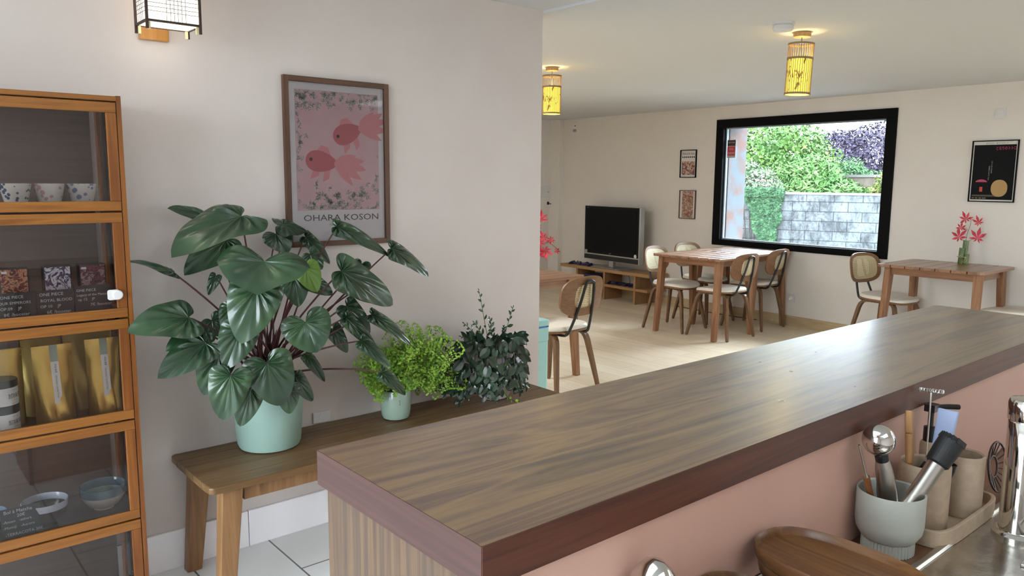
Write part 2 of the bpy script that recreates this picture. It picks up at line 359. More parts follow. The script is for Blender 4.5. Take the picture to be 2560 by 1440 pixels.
# tap: tall chrome column
tp = thing('tap', 'tall polished chrome tap column at the right edge by the sink', 'tap', (1.81, .492, .7505))
MB().lathe([(.046, 0), (.046, .006), (.040, .012), (.036, .014)], 40).build('base_flange', chrome, tp, True)
MB().lathe([(.0345, .014), (.0345, .245), (.033, .247)], 40).build('column', chrome, tp, True)
MB().lathe([(.033, .247), (.037, .25), (.037, .285), (.034, .292), (.02, .296), (0.001, .297)], 40).build('cap', chrome, tp, True)
MB().tube([(.03, 0, .22), (.09, -.04, .25), (.16, -.09, .24), (.2, -.12, .2)], .014, 14).build('spout', chrome, tp, True)
# ------------------------------------------------------------------ utensil pots
gp = thing('utensil_pot', 'grey ceramic pot with ribbed foot holding the ice cream scoop and muddler', 'utensil pot', (1.535, .637, .7505))
grey_cer = mat('matt_grey_ceramic', sr('A9ABA2'), .55)
MB().lathe([(.04, .022), (.052, .03), (.061, .045), (.0635, .06), (.0635, .122), (.062, .125), (.0595, .122), (.0585, .06), (.05, .038), (.001, .034)], 48).build('bowl', grey_cer, gp, True)
n_ = 44; foot = []
for i in range(n_*2):
    a = PI*i/n_; r = .0475+(.0022 if i % 2 else -.0016); foot.append((r*math.cos(a), r*math.sin(a)))
MB().prism(foot, 0, .026).build('ribbed_foot', grey_cer, gp)
# holder tray and two stone beakers
stone = mottled('beige_travertine', sr('B8A48C'), sr('A8947C'), 40, .75, .3, (.3, .7))
pit = N(stone, 'ShaderNodeTexVoronoi'); L(stone, coords(stone), pit.inputs['Vector']); pit.inputs['Scale'].default_value = 55
mb = MB(); M0 = Matrix.Translation((1.74, .625, .7505))
ho = superell(.36, .135, 5, 48); hi = superell(.345, .12, 5, 48)
ht = thing('stone_tray', 'beige stone tray carrying the two stone beakers', 'tray', (1.762, .622, .7505))
MB().prism(superell(.31, .125, 5, 48), 0, .01).ring(superell(.32, .135, 5, 48), superell(.303, .118, 5, 48), 0, .036).build('stone_tray_body', stone, ht, bevel=.002)
def beaker(x, y, label, r=.045, h=.135):
    b = thing('stone_beaker', label, 'beaker', (x, y, .7615), 0, None)
    MB().lathe([(r*.96, 0), (r, .006), (r, h-.004), (r-.003, h), (r-.007, h-.003), (r-.008, .01), (.001, .01)], 40).build('beaker_body', stone, b, True)
    return b
beaker(1.677, .632, 'round stone beaker filled with wooden and blue handled tools', .050, .14); beaker(1.815, .606, 'right-hand stone beaker standing empty next to the filled one', .042)
def tool(name, label, base, tip, cat='utensil'):
    d = Vector(tip)-Vector(base); t = bpy.data.objects.new(name, None); col.objects.link(t); t.location = base; t.empty_display_size = .03
    t.rotation_euler = d.to_track_quat('Z', 'Y').to_euler(); tag(t, label, cat); return t, d.length
# ice cream scoop: bowl up
t, l = tool('ice_cream_scoop', 'polished ice cream scoop leaning in the grey pot, bowl upward', (1.55, .632, .79), (1.487, .652, 1.0))
MB().lathe([(.012, 0), (.016, .02), (.0185, .09), (.016, .14), (.011, .165)], 24).build('handle', steel, t, True)
MB().lathe([(.0115, .150), (.0125, .155), (.0125, .170), (.011, .174)], 24).build('black_collar', black_pl, t, True)
sb = MB(); prof = [(.031*math.sin(a), .205-.031*math.cos(a)) for a in [R(x) for x in range(8, 111, 8)]]; prof += [(r-.0015 if r > .003 else r, z+.0005) for r, z in prof[::-1]]
dl = t.rotation_euler.to_matrix().transposed() @ (Vector((0, 0, 1.48))-Vector((1.487, .652, 1.0))); dl = (dl.normalized()+Vector((0, 0, .25))).normalized()
sb.lathe([(r, z-.205) for r, z in prof], 36, Matrix.Translation((0, 0, .203)) @ (-dl).to_track_quat('Z', 'Y').to_matrix().to_4x4(), cap=False)
o = sb.build('scoop_bowl', chrome, t, True)
# muddler
t, l = tool('muddler', 'steel cocktail muddler with black toothed head leaning right in the grey pot', (1.508, .628, .785), (1.648, .562, .995))
MB().lathe([(.0165, 0), (.0165, .175), (.0175, .18)], 32).build('handle', steel, t, True)
mb = MB().lathe([(.0185, .176), (.0225, .18), (.0245, .215), (.0245, .232)], 32)
for i in range(-3, 4):
    wd = math.sqrt(.0245**2-(i*.007)**2); mb.hexa([(i*.007-.003, -wd, .23), (i*.007+.003, -wd, .23), (i*.007+.003, wd, .23), (i*.007-.003, wd, .23)], [(i*.007-.0005, -wd, .241), (i*.007+.0005, -wd, .241), (i*.007+.0005, wd, .241), (i*.007-.0005, wd, .241)])
mb.build('toothed_head', mat('black_rubber', sr('16181A'), .5), t)
# teaspoon with wooden handle, steel jigger arm
t, l = tool('bar_spoon', 'thin steel spoon with wooden handle behind the scoop', (1.528, .655, .79), (1.452, .672, .985))
MB().tube([(0, 0, 0), (0, 0, .125)], [.0055, .0068], 12).build('wooden_handle', wood('brown_handle_wood', [sr('6A3E20'), sr('8A5A34'), sr('784A2A')], 2, 3, .4), t, True)
MB().tube([(0, 0, .122), (0, 0, .136), (0, 0, .20)], [.006, .0024, .002], 10).build('steel_stem', steel, t, True)
t, l = tool('kitchen_tongs', 'narrow steel tongs standing behind the ice cream scoop', (1.556, .648, .79), (1.535, .664, .955))
MB().strap([(0, 0, 0), (.002, .004, .08), (0, 0, .165)], [.008, .012, .016], .0015, (1, 0, 0)).strap([(0, -.012, 0), (.002, -.014, .08), (0, -.002, .165)], [.008, .012, .016], .0015, (1, 0, 0)).build('tong_arm', steel, t)
# tools in the filled beaker
t, l = tool('wooden_spatula', 'pale wooden spatula handle standing upright in the filled stone beaker', (1.655, .645, .78), (1.650, .662, 1.02))
MB().prism(rrect(.03, .014, .0065), 0, .12).prism(rrect(.0305, .015, .007), .12, .185).hexa([(-.0152, -.0075, .185), (.0152, -.0075, .185), (.0152, .0075, .185), (-.0152, .0075, .185)], [(-.0165, -.0065, .225), (.012, -.0065, .234), (.012, .0065, .234), (-.0165, .0065, .225)]).build('handle', wood('beech_handle', [sr('A07448'), sr('BC9060'), sr('AE8254')], 2, 2, .5, 14), t, bevel=.003)
t, l = tool('milk_frother', 'handheld milk frother, its coiled steel whisk pointing up', (1.682, .632, .78), (1.738, .655, 1.06))
MB().tube([(0, 0, 0), (0, 0, .10), (0, 0, .115)], [.013, .012, .004], 16).build('grip', black_pl, t, True)
MB().tube([(0, 0, .11), (0, 0, .262)], .0017, 8).build('steel_rod', steel, t, True)
mb = MB(); hp = []
for i in range(200):
    a = 2*PI*i/10; b = 2*PI*i/200; q = .022*math.cos(b); e = .011*math.sin(b); hp.append((q+.002*math.cos(a)*math.cos(b), e+.002*math.cos(a)*math.sin(b), .266+.004*math.sin(a)+.005*0))
mb.tube(hp, .0009, 5, closed=True); mb.build('coiled_whisk', steel, t, True)
t, l = tool('blue_spatula', 'blue-grey plastic spatula handle leaning right in the filled stone beaker', (1.672, .618, .78), (1.745, .618, 1.02))
MB().hexa([(-.013, -.004, 0), (.013, -.004, 0), (.013, .004, 0), (-.013, .004, 0)], [(-.021, -.004, .235), (.021, -.004, .235), (.021, .004, .235), (-.021, .004, .235)]).build('handle', mat('blue_grey_plastic', sr('8F9DBE'), .3), t, bevel=.003)
t, l = tool('black_measuring_spoon', 'small black spoon sunk in the filled beaker before the blue handle', (1.700, .612, .78), (1.710, .600, .905))
MB().lathe([(.004, 0), (.005, .08), (.014, .09), (.018, .105), (.019, .12), (.0175, .12), (.016, .105), (.012, .094), (.001, .09)], 24).build('spoon_bowl', black_pl, t, True)
# black pump dispenser behind the beakers
t = thing('pump_dispenser', 'stone soap dispenser with black pump behind the beakers', 'dispenser', (1.782, .6675, .7615))
MB().lathe([(.0165, 0), (.018, .004), (.018, .145), (.016, .152), (.010, .154)], 32).build('bottle', stone, t, True)
MB().lathe([(.013, .152), (.013, .185), (.006, .187), (.006, .222)], 20).box((0, 0, .229), (.026, .022, .016)).tube([(0, 0, .229), (.035, -.02, .229), (.058, -.034, .227)], .006, 10).build('pump', black_pl, t, True)
# wire strainer standing against the panel
t = thing('sink_strainer', 'round wire strainer leaning on the pink panel at right of the beakers', 'strainer', (2.02, .60, .757), 0)
mb = MB(); Ms = Matrix.Translation((0, 0, .06)) @ Matrix.Rotation(R(80), 4, 'X')
mb.tube([Ms @ Vector((.058*math.cos(a), .058*math.sin(a), 0)) for a in [2*PI*i/40 for i in range(40)]], .0025, 6, closed=True)
mb.tube([Ms @ Vector((.025*math.cos(a), .025*math.sin(a), -.01)) for a in [2*PI*i/30 for i in range(30)]], .0025, 6, closed=True)
for i in range(18):
    a = 2*PI*i/18; mb.tube([Ms @ Vector((.025*math.cos(a), .025*math.sin(a), -.01)), Ms @ Vector((.058*math.cos(a), .058*math.sin(a), 0))], .0016, 5)
mb.build('wire_basket', mat('dark_wire', sr('4A3E3A'), .4, .8), t, True)
# oval wooden trays: stacked on a steel rack
rk = thing('dish_rack', 'low steel rack holding the wooden trays above the worktop', 'rack', (1.06, .55, .7505))
mb = MB()
for y in (-.12, -.04, .04, .12): mb.tube([(-.27+.14, y, .07), (.23, y, .07)], .003, 8)
for x in (-.13, .23):
    mb.tube([(x, -.13, .0035), (x, -.13, .07), (x, .13, .07), (x, .13, .0035)], .0035, 8)
mb.build('rack_wire', steel, rk, True)
def oval_tray(label, c, wd, ln, rz, h=.028):
    t = thing('wooden_tray', label, 'tray', c, rz)
    n = 64; v = []; f = []
    prof = [(.90, 0), (.97, .006), (1, .018), (1, h), (.985, h+.002), (.955, h-.001), (.92, .014), (.6, .011), (.3, .011)]
    mb = MB()
    for k, z in prof:
        for i in range(n):
            a = 2*PI*i/n; e = 2.6; cx = math.copysign(abs(math.cos(a))**(2/e), math.cos(a))*wd/2; cy = math.copysign(abs(math.sin(a))**(2/e), math.sin(a))*ln/2
            ins = (1-k)*wd/2; l_ = math.hypot(cx, cy); v.append((cx*(1-ins/max(l_, 1e-6)), cy*(1-ins/max(l_, 1e-6)), z))
    for p in range(len(prof)-1):
        for i in range(n): f.append((p*n+i, p*n+(i+1) % n, (p+1)*n+(i+1) % n, (p+1)*n+i))
    f += [tuple(range(n-1, -1, -1)), tuple((len(prof)-1)*n+i for i in range(n))]
    mb.raw(v, f).build('tray_body', tray_m, t, True); return t
oval_tray('large oval wooden tray with raised rim by the grey pot', (1.165, .556, .8505), .165, .275, R(0), .026)
oval_tray('large oval wooden tray lying underneath the upper one by the grey pot', (1.167, .554, .8245), .16, .265, R(0), .024)
oval_tray('small oval wooden tray left of the large tray pair', (.999, .572, .8245), .135, .255, R(0), .024)
j = thing('steel_shaker', 'shiny steel shaker with domed cap at the bottom edge before the pink panel', 'shaker', (.822, .656, .7505)); j.scale = (1.05, 1.05, 1.12)
MB().lathe([(.026, 0), (.030, .006), (.036, .12), (.036, .128)], 40).build('shaker_body', steel, j, True)
MB().lathe([(.0365, .126), (.037, .13), (.034, .15), (.026, .166), (.014, .177), (.001, .181)], 40).build('domed_cap', chrome, j, True)
bx = thing('storage_box', 'greyish pink rounded box between the steel jug and small tray', 'box', (.893, .662, .7505)); bx.scale = (1, 1, 1.33)
MB().prism(rrect(.05, .07, .012), 0, .085).build('box_body', mat('dusty_pink_plastic', sr('9A8078'), .5), bx, bevel=.004)
MB().prism(rrect(.052, .072, .012), .085, .10).build('lid', mat('grey_lid_plastic', sr('8A8886'), .4), bx, bevel=.005)
# ------------------------------------------------------------------ bench
bn = thing('wooden_bench', 'long slatted wooden bench against the wall carrying potted plants', 'bench', (0, 0, 0))
bx0, bx1, by0, by1, bz = .834, 2.57, 2.530, 2.958, .45
k = 5; wd = (by1-by0)/k
for i in range(k):
    y0 = by0+i*wd+.0015; y1 = by0+(i+1)*wd-.0015
    e0 = .012 if i in (0, k-1) else 0
    MB().prism([(bx0+e0*(i == 0), y0), (bx1-e0*(i == 0), y0), (bx1, y0+e0) if i == 0 else (bx1, y0), (bx1, y1-e0) if i == k-1 else (bx1, y1), (bx1-e0*(i == k-1), y1), (bx0+e0*(i == k-1), y1), (bx0, y1-e0) if i == k-1 else (bx0, y1), (bx0, y0+e0) if i == 0 else (bx0, y0)], bz-.026, bz).build('slat', bench_m, bn, bevel=.006)
MB().bb(bx0+.13, bx1-.13, by0+.045, by0+.067, bz-.085, bz-.026).build('apron', bench_leg_m, bn, bevel=.002)
MB().bb(bx0+.13, bx1-.13, by1-.067, by1-.045, bz-.085, bz-.026).build('apron', bench_leg_m, bn, bevel=.002)
MB().bb(bx0+.075, bx0+.097, by0+.08, by1-.08, bz-.075, bz-.026).build('end_rail', bench_leg_m, bn, bevel=.002)
MB().bb(bx1-.097, bx1-.075, by0+.08, by1-.08, bz-.075, bz-.026).build('end_rail', bench_leg_m, bn, bevel=.002)
for sx in (0, 1):
    for sy in (0, 1):
        X = (bx0+.05, bx0+.125) if sx == 0 else (bx1-.125, bx1-.05); Y = (by0+.03, by0+.085) if sy == 0 else (by1-.085, by1-.03)
        ox = -.03 if sx == 0 else .03; oy = -.012 if sy == 0 else .012; i_ = .02
        top = [(X[0], Y[0], bz-.026), (X[1], Y[0], bz-.026), (X[1], Y[1], bz-.026), (X[0], Y[1], bz-.026)]
        bot = [(X[0]+ox+(i_ if sx else 0), Y[0]+oy, 0), (X[1]+ox-(0 if sx else i_), Y[0]+oy, 0), (X[1]+ox-(0 if sx else i_), Y[1]+oy-.01, 0), (X[0]+ox+(i_ if sx else 0), Y[1]+oy-.01, 0)]
        MB().hexa(bot, top).build('leg', bench_leg_m, bn, bevel=.004)
# ------------------------------------------------------------------ display cabinet
cb = thing('display_cabinet', 'varnished bamboo display cabinet with five glazed flap doors', 'cabinet', (0, 0, 0))
cx0, cx1, cyf, cyb, ct_ = .055, .663, 2.66, 2.955, 1.727
for xa, xb in ((cx0, cx0+.014), (cx1-.014, cx1)):
    side = MB()
    side.bb(xa, xb, cyf, cyf+.028, 0, ct_).bb(xa, xb, cyb-.028, cyb, 0, ct_).bb(xa, xb, cyf+.028, cyb-.028, ct_-.03, ct_).bb(xa, xb, cyf+.028, cyb-.028, 0, .05)
    for z in (1.373, 1.035, .70, .36): side.bb(xa, xb, cyf+.028, cyb-.028, z-.02, z+.02)
    side.build('side_frame', bamboo_v, cb, bevel=.001)
    MB().bb(xa+.005, xa+.008, cyf+.028, cyb-.028, .05, ct_-.03).build('side_glass', cab_glass, cb)
MB().bb(cx0+.014, cx1-.014, cyf-.002, cyb, ct_-.017, ct_-.002).build('top_panel', bamboo, cb, bevel=.001)
MB().bb(cx0+.014, cx1-.03, cyb-.008, cyb-.003, .03, ct_-.017).build('back_panel', back_ply, cb)
LV = [ct_-.017, 1.373, 1.035, .70, .36, .02]
for z in LV[1:]: MB().bb(cx0+.014, cx1-.014, cyf+.02, cyb-.008, z, z+.012).build('shelf', back_ply, cb)
for i in range(5):
    z1 = LV[i]-.004; z0 = LV[i+1]+.002; dx0 = cx0+.016; dx1 = cx1-.016
    d = MB().bb(dx0, dx1, cyf-.002, cyf+.014, z1-.031, z1).build('door', bamboo, cb, bevel=.002)
    MB().bb(dx0, dx1, cyf-.002, cyf+.014, z0, z0+.030).build('door_rail', bamboo, d, bevel=.002)
    for xs in (dx0, dx1-.030): MB().bb(xs, xs+.030, cyf-.002, cyf+.014, z0+.03, z1-.031).build('door_stile', bamboo_v, d, bevel=.002)
    MB().bb(dx0+.03, dx1-.03, cyf+.004, cyf+.006, z0+.03, z1-.031).build('glass_pane', cab_glass, d)
lt = MB().prism(rrect(.034, .032, .006), 0, .006, axes((.607, cyf-.002, 1.112), (1, 0, 0), (0, 0, 1))).lathe([(.0145, 0), (.0155, .003), (.0155, .010), (.013, .013), (.001, .0135)], 28, axes((.617, cyf-.006, 1.112), (1, 0, 0), (0, 0, 1))).build('child_lock', white_pl, cb, True)
lt['label'] = 'round white plastic child lock'
# contents
def cup(x, label, cm, h=.072, r0=.026, r1=.043, e=2.0):
    t = thing('tea_cup', label, 'cup', (x, 2.765, 1.3855))
    MB().lathe([(r0-.003, 0), (r0, .003), (r0+.006, .02), (r1-.004, h*.7), (r1, h), (r1-.003, h), (r1-.008, h*.6), (r0-.002, .008), (.001, .007)], 36).build('cup_body', cm, t, True); return t
def blossom(name, base, c1, sc_, thr=.3):
    m = mat(name, base, .25); vv = N(m, 'ShaderNodeTexVoronoi'); L(m, coords(m), vv.inputs['Vector']); vv.inputs['Scale'].default_value = sc_
    n = noise(m, coords(m, loc=(1, 2, 3)), 22, 1)
    md = N(m, 'ShaderNodeMath', operation='MULTIPLY_ADD'); L(m, n, md.inputs[0]); md.inputs[1].default_value = 1.2; L(m, vv.outputs['Distance'], md.inputs[2])
    L(m, ramp(m, md.outputs[0], [(.0, c1), (thr+.42, c1), (thr+.5, base), (1, base)]), BC(m)); return m
cup(.381, 'white tea cup painted with dark blue blossoms', blossom('blue_blossom_glaze', sr('D9D4CC'), sr('34466C'), 80, .5))
cup(.470, 'white tea cup painted with pale pink blossoms', blossom('pink_blossom_glaze', sr('DCD6CE'), sr('C8A09A'), 70, .48))
cup(.560, 'white tea cup painted with lilac grey leaves', blossom('lilac_leaf_glaze', sr('D8D4D0'), sr('7E82A8'), 60, .46))
def art_mat(name, colsx, sc_=30, seed=0, rough=.4):
    m = mat(name, colsx[0], rough); vv = N(m, 'ShaderNodeTexVoronoi'); L(m, coords(m, loc=(seed, seed*2, 0)), vv.inputs['Vector']); vv.inputs['Scale'].default_value = sc_
    n = noise(m, coords(m, loc=(seed, 0, seed)), sc_*.7, 4, .6, 1.5); k = len(colsx)
    L(m, ramp(m, n, [(.32+.36*i/(k-1), c) for i, c in enumerate(colsx)]), BC(m)); return m
def card_box(x, label, cm, rz):
    t = thing('card_box', label, 'box', (x, 2.775, 1.0475), rz)
    MB().bb(-.038, .038, -.02, .02, 0, .155).build('carton', mat('dark_carton', sr('1C1826'), .4), t, bevel=.001)
    MB().bb(-.035, .035, -.0206, -.0199, .062, .152).build('printed_front', cm, t)
    MB().bb(-.032, -.018, -.0212, -.0206, .14, .147).build('small_badge', white_pl, t)
card_box(.358, 'card box with red, skin and black abstract print at left of the shelf', art_mat('red_abstract_print', [sr('1A1414'), sr('7A2A24'), sr('C8906E'), sr('201818'), sr('8A2A2A')], 60, 1), 0)
card_box(.474, 'card box with purple and white swirl print in the middle', art_mat('purple_swirl_print', [sr('2A2048'), sr('3A2C5E'), sr('E0DCE6'), sr('28203E'), sr('5A4A6A')], 50, 2), 0)
card_box(.573, 'card box with dark pink and green print beside the child lock', art_mat('pink_green_print', [sr('1E2A26'), sr('8A4858'), sr('2A1E30'), sr('B08A92'), sr('2E5A46')], 60, 3), 0)
slate = mat('black_slate_card', sr('202126'), .6); chalk = mat('white_chalk', sr('C9CCD0'), .9)
def price_card(name, label, x0, x1, z0, z1, y, lines, tilt=8):
    t = thing(name, label, 'price card', ((x0+x1)/2, y, z0)); M0 = Matrix.Rotation(R(-tilt), 4, 'X')
    MB().box((0, .0015, (z1-z0)/2), (x1-x0, .003, z1-z0), M0).build('slate', slate, t)
    for (s, fx, fz, sz) in lines:
        text(s, sz, M0 @ axes((-(x1-x0)/2+fx, -.0008, fz), (1, 0, 0), (0, 0, 1)), chalk, 'chalk_lettering', t)
    return t
price_card('price_card', 'black price card showing 8€ under the red box', .300, .402, 1.0475, 1.135, 2.70, [('ONE PiECE', .012, .070, .0125), ('FOUR EMPERORS', .002, .053, .0115), ('OP.09    JP', .010, .036, .0125), ('8€ /booster', .018, .018, .0135)])
price_card('price_card', 'black price card showing 6€ under the purple box', .405, .505, 1.0475, 1.135, 2.70, [('ONE PiECE', .008, .070, .0135), ('ROYAL BLOOD', .010, .052, .0125), ('OP 10    JP', .008, .034, .0125), ('6€ /booster', .024, .016, .0135)])
price_card('price_card', 'black price card showing 7€ beside the child lock', .508, .612, 1.0475, 1.142, 2.70, [('ONE PiECE', .006, .075, .0115), ('Legacy of the Master', .006, .061, .0105), ('op 12    JP', .008, .047, .0115), ('7€ /booster', .042, .029, .0125)])
gold = mat('gold_foil', sr('C2A55C'), .32, .75); gn = noise(gold, coords(gold, (14, 14, 7)), 1.4, 2, .4, .3); bump(gold, gn, .5, .014)
gold_d = mat('dull_gold_foil', sr('A08C50'), .42, .6); bump(gold_d, noise(gold_d, coords(gold_d, (12, 12, 6), loc=(2, 3, 1)), 1.3, 2), .5, .014)
lab_m = mat('white_paper_label', sr('DAD9D6'), .6); lab_g = mat('grey_green_seal', sr('9AA89C'), .6); ink = mat('black_ink', sr('1E1E20'), .7); ink_g = mat('grey_ink', sr('77757A'), .7); red_ink = mat('red_seal_ink', sr('B0413C'), .7)
def pouch(label, x, y, w_, h, rz, m, front=True, lab=0):
    t = thing('foil_pouch', label, 'pouch', (x, y, .7125), rz)
    nx, nz = 14, 20; v = []; f = []
    for sgn in (-1, 1):
        for j in range(nz+1):
            for i in range(nx+1):
                u = i/nx*2-1; z = j/nz
                th = .036*(1-u**4)*max(0, min(1, (1-z)/.75))**.7*(.55+.45*(1-z)) if z < .99 else 0
                wv = .004*math.sin(u*6+z*9)*(1-z)
                v.append((u*w_/2*(1-.03*math.sin(z*PI)), sgn*(th+.0008)+wv, z*h))
    S = (nx+1)*(nz+1)
    for k in (0, 1):
        for j in range(nz):
            for i in range(nx):
                a = k*S+j*(nx+1)+i; q = (a, a+1, a+nx+2, a+nx+1); f.append(q if k == 0 else q[::-1])
    for j in range(nz): f.append((j*(nx+1), (j+1)*(nx+1), S+(j+1)*(nx+1), S+j*(nx+1))); f.append((S+j*(nx+1)+nx, S+(j+1)*(nx+1)+nx, (j+1)*(nx+1)+nx, j*(nx+1)+nx))
    for i in range(nx): f.append((i, S+i, S+i+1, i+1)); f.append((S+nz*(nx+1)+i, nz*(nx+1)+i, nz*(nx+1)+i+1, S+nz*(nx+1)+i+1))
    MB().raw(v, f).build('pouch_body', m, t, True)
    MB().bb(-w_/2+.002, w_/2-.002, -.0022, .0022, h*.90, h*.915).build('seal_line', m, t)
    if front:
        def strip(z0, z1, mm, nm):
            vv = []; ff = []; k = 12
            for j in range(k+1):
                z = (z0+(z1-z0)*j/k)/h; th = .036*max(0, min(1, (1-z)/.75))**.7*(.55+.45*(1-z)); wv = .004*math.sin(lab*6+z*9)*(1-z)
                for u in (-.011, .011): vv.append((lab*w_/2+u, -th-.0022+wv, z*h))
            for j in range(k): ff.append((2*j, 2*j+1, 2*j+3, 2*j+2))
            return MB().raw(vv, ff).build(nm, mm, t)
        strip(h*.79, h*1.0, lab_g, 'seal_sticker'); strip(h*.26, h*.79, lab_m, 'paper_label')
        z = h*.55; 
        def yy(zz): q = zz/h; return -.036*max(0, min(1, (1-q)/.75))**.7*(.55+.45*(1-q))-.0040+.004*math.sin(lab*6+q*9)*(1-q)
        text('宇治 抹茶', .0065, axes((lab*w_/2-.001, yy(h*.76), h*.76), (0, (yy(h*.6)-yy(h*.76)), -h*.16), (1, 0, 0)), ink, 'label_lettering', t)
        text('ORGANIC UJI MATCHA', .0068, axes((lab*w_/2-.002, yy(h*.62), h*.62), (0, (yy(h*.35)-yy(h*.62)), -h*.27), (1, 0, 0)), ink_g, 'label_lettering', t)
    return t
pouch('upright gold foil pouch with white vertical label, left of the front pair', .441, 2.745, .112, .245, R(2), gold, True, .05)
pouch('upright gold foil pouch with grey top seal, nearest the right cabinet edge', .583, 2.748, .098, .248, R(-3), gold, True, .08)
pouch('gold foil pouch cut by the photo edge behind the black tins', .318, 2.80, .10, .238, 0, gold, False)
pouch('dull gold pouch standing in the row behind, near the black tins', .430, 2.86, .115, .25, R(4), gold_d, False)
pouch('dull gold pouch standing in the back row between the front pair', .545, 2.865, .105, .255, 0, gold_d, False)
pouch('rearmost dull gold pouch by the right side glass', .612, 2.90, .07, .258, R(-6), gold_d, False)
blk_tin = mat('matt_black_tin', sr('17181B'), .45)
def tin(label, z, rz):
    t = thing('tea_tin', label, 'tin', (.298, 2.735, z), rz)
    MB().lathe([(.044, 0), (.0445, .002), (.0445, .060)], 40).build('tin_body', blk_tin, t, True)
    MB().lathe([(.0455, .060), (.0455, .078), (.044, .080), (.001, .080)], 40).build('lid', blk_tin, t, True)
    v = []; f = []
    for i in range(17):
        a = R(-150+i*8); v += [(.0449*math.cos(a), .0449*math.sin(a), .004), (.0449*math.cos(a), .0449*math.sin(a), .058)]
    for i in range(16): f.append((2*i, 2*i+2, 2*i+3, 2*i+1))
    MB().raw(v, f).build('paper_label', lab_m, t)
    for ch, a in (('卸', -76), ('抹', -56), ('茶', -36)):
        q = R(a); p = Vector((.0455*math.cos(q), .0455*math.sin(q), .026)); text(ch, .017, axes(p, (-math.sin(q), math.cos(q), 0), (0, 0, 1)), ink, 'brush_lettering', t, 'CENTER')
    for s_, z_, sz in (('MATCHA', .049, .0045), ('Premium', .018, .004), ('Organic green tea', .009, .0038)):
        q = R(-58); p = Vector((.0457*math.cos(q), .0457*math.sin(q), z_)); text(s_, sz, axes(p, (-math.sin(q), math.cos(q), 0), (0, 0, 1)), ink_g, 'label_lettering', t, 'CENTER')
    return t
tin('black tea tin with white label, lower of the stacked pair', .7125, R(6)); tin('black tea tin with white label, upper of the stacked pair', .7930, R(12))
def bowl(label, x, y, r, h, m_out, m_rim, m_in, foot=.4, rim=.014):
    t = thing('matcha_bowl', label, 'bowl', (x, y, .3725))
    MB().lathe([(r*foot, 0), (r*foot, .006), (r*.72, .016), (r*.93, h*.5), (r*.985, h-rim)], 48, cap=False).lathe([(.001, .004), (r*foot, .004)], 48, cap=False).build('bowl_body', m_out, t, True)
    MB().lathe([(r*.985, h-rim), (r, h-.001), (r*.985, h), (r*.965, h-.002), (r*.95, h-rim)], 48, cap=False).build('rim', m_rim, t, True)
    MB().lathe([(r*.95, h-rim), (r*.88, h*.5), (r*.6, .016), (.001, .010)], 48, cap=False).build('inside', m_in, t, True); return t
bowl('dark brown matcha bowl with thick pale blue-white rim', .395, 2.775, .066, .080, mat('dark_brown_glaze', sr('3A2820'), .3), mat('blue_white_rim_glaze', sr('AEB4C0'), .2), mat('dark_glaze_inside', sr('2E2A2A'), .25), .5, .022)
bowl('white matcha bowl with blue-green upper glaze', .569, 2.80, .070, .080, mat('cream_bowl_glaze', sr('CFCAC2'), .25), mat('blue_green_rim_glaze', sr('47606E'), .15), mat('grey_green_inside', sr('7E8C88'), .2), .45, .030)
bowl('dark blue matcha bowl cut by the left photo edge', .235, 2.80, .060, .070, mat('dark_blue_glaze', sr('1E2A44'), .2), mat('blue_grey_rim_glaze', sr('5A6A80'), .2), mat('navy_inside', sr('26324A'), .2), .45, .02)
price_card('price_card', 'black slate sign listing Bol à Matcha prices beside the brown bowl', .268, .374, .3725, .470, 2.705, [('Bol à Matcha', .008, .082, .0145), ('20€', .042, .068, .0135), ('-Ansen   -sakura', .004, .054, .0115), ('-Momiji   -Aurore', .004, .036, .0115), ('-TERRACOTA 30€', .008, .014, .0125)], 10)
# ------------------------------------------------------------------ framed print on the wall
pf = thing('framed_print', 'tall walnut framed print of pink goldfish on the left wall', 'framed print', (1.5585, YP, 1.203))
hw, hh, fw_ = .2365, .677, .021
Mv = axes((0, 0, 0), (1, 0, 0), (0, 0, 1))      # local: x right, y up, z toward the room
fr_h = wood('walnut_picture_frame_rail', [sr('4A3224'), sr('664836'), sr('563C2C')], 0, 1, .45, 20)
for xs in (-hw, hw-fw_): MB().bb(xs, xs+fw_, -.022, 0, 0, hh).build('frame_upright', frame_wood, pf, bevel=.0015)
for zs in (0, hh-fw_): MB().bb(-hw+fw_, hw-fw_, -.022, 0, zs, zs+fw_).build('frame_rail', fr_h, pf, bevel=.0015)
MB().bb(-hw+fw_, hw-fw_, -.008, -.004, fw_, hh-fw_).build('paper_border', mat('print_paper', sr('DCD8DC'), .7), pf)
pk = mottled('pink_print_ground', sr('D9B6BC'), sr('D2ACB4'), 6, .7, 0)
AX0, AX1, AZ0, AZ1 = -.187, .190, .147, .628
MB().bb(AX0, AX1, -.0086, -.008, AZ0, AZ1).build('printed_ground', pk, pf)
random.seed(4)
teal = mat('teal_print_ink', sr('8FA5A2'), .8); mbf = MB()
def sprig(x, z, s):
    for k in range(16):
        a = random.uniform(0, 2*PI); l = s*random.uniform(.5, 1); dx, dz = math.cos(a)*l, math.sin(a)*l; nx_, nz_ = -math.sin(a)*.0012, math.cos(a)*.0012
        ox, oz = x+random.uniform(-s, s)*.5, z+random.uniform(-s, s)*.5
        P = [(ox, oz), (ox+dx/2+nx_, oz+dz/2+nz_), (ox+dx, oz+dz), (ox+dx/2-nx_, oz+dz/2-nz_)]
        if all(AX0 < p[0] < AX1 and AZ0 < p[1] < AZ1 for p in P): mbf.raw([(p[0], -.0089, p[1]) for p in P], [(0, 1, 2, 3)])
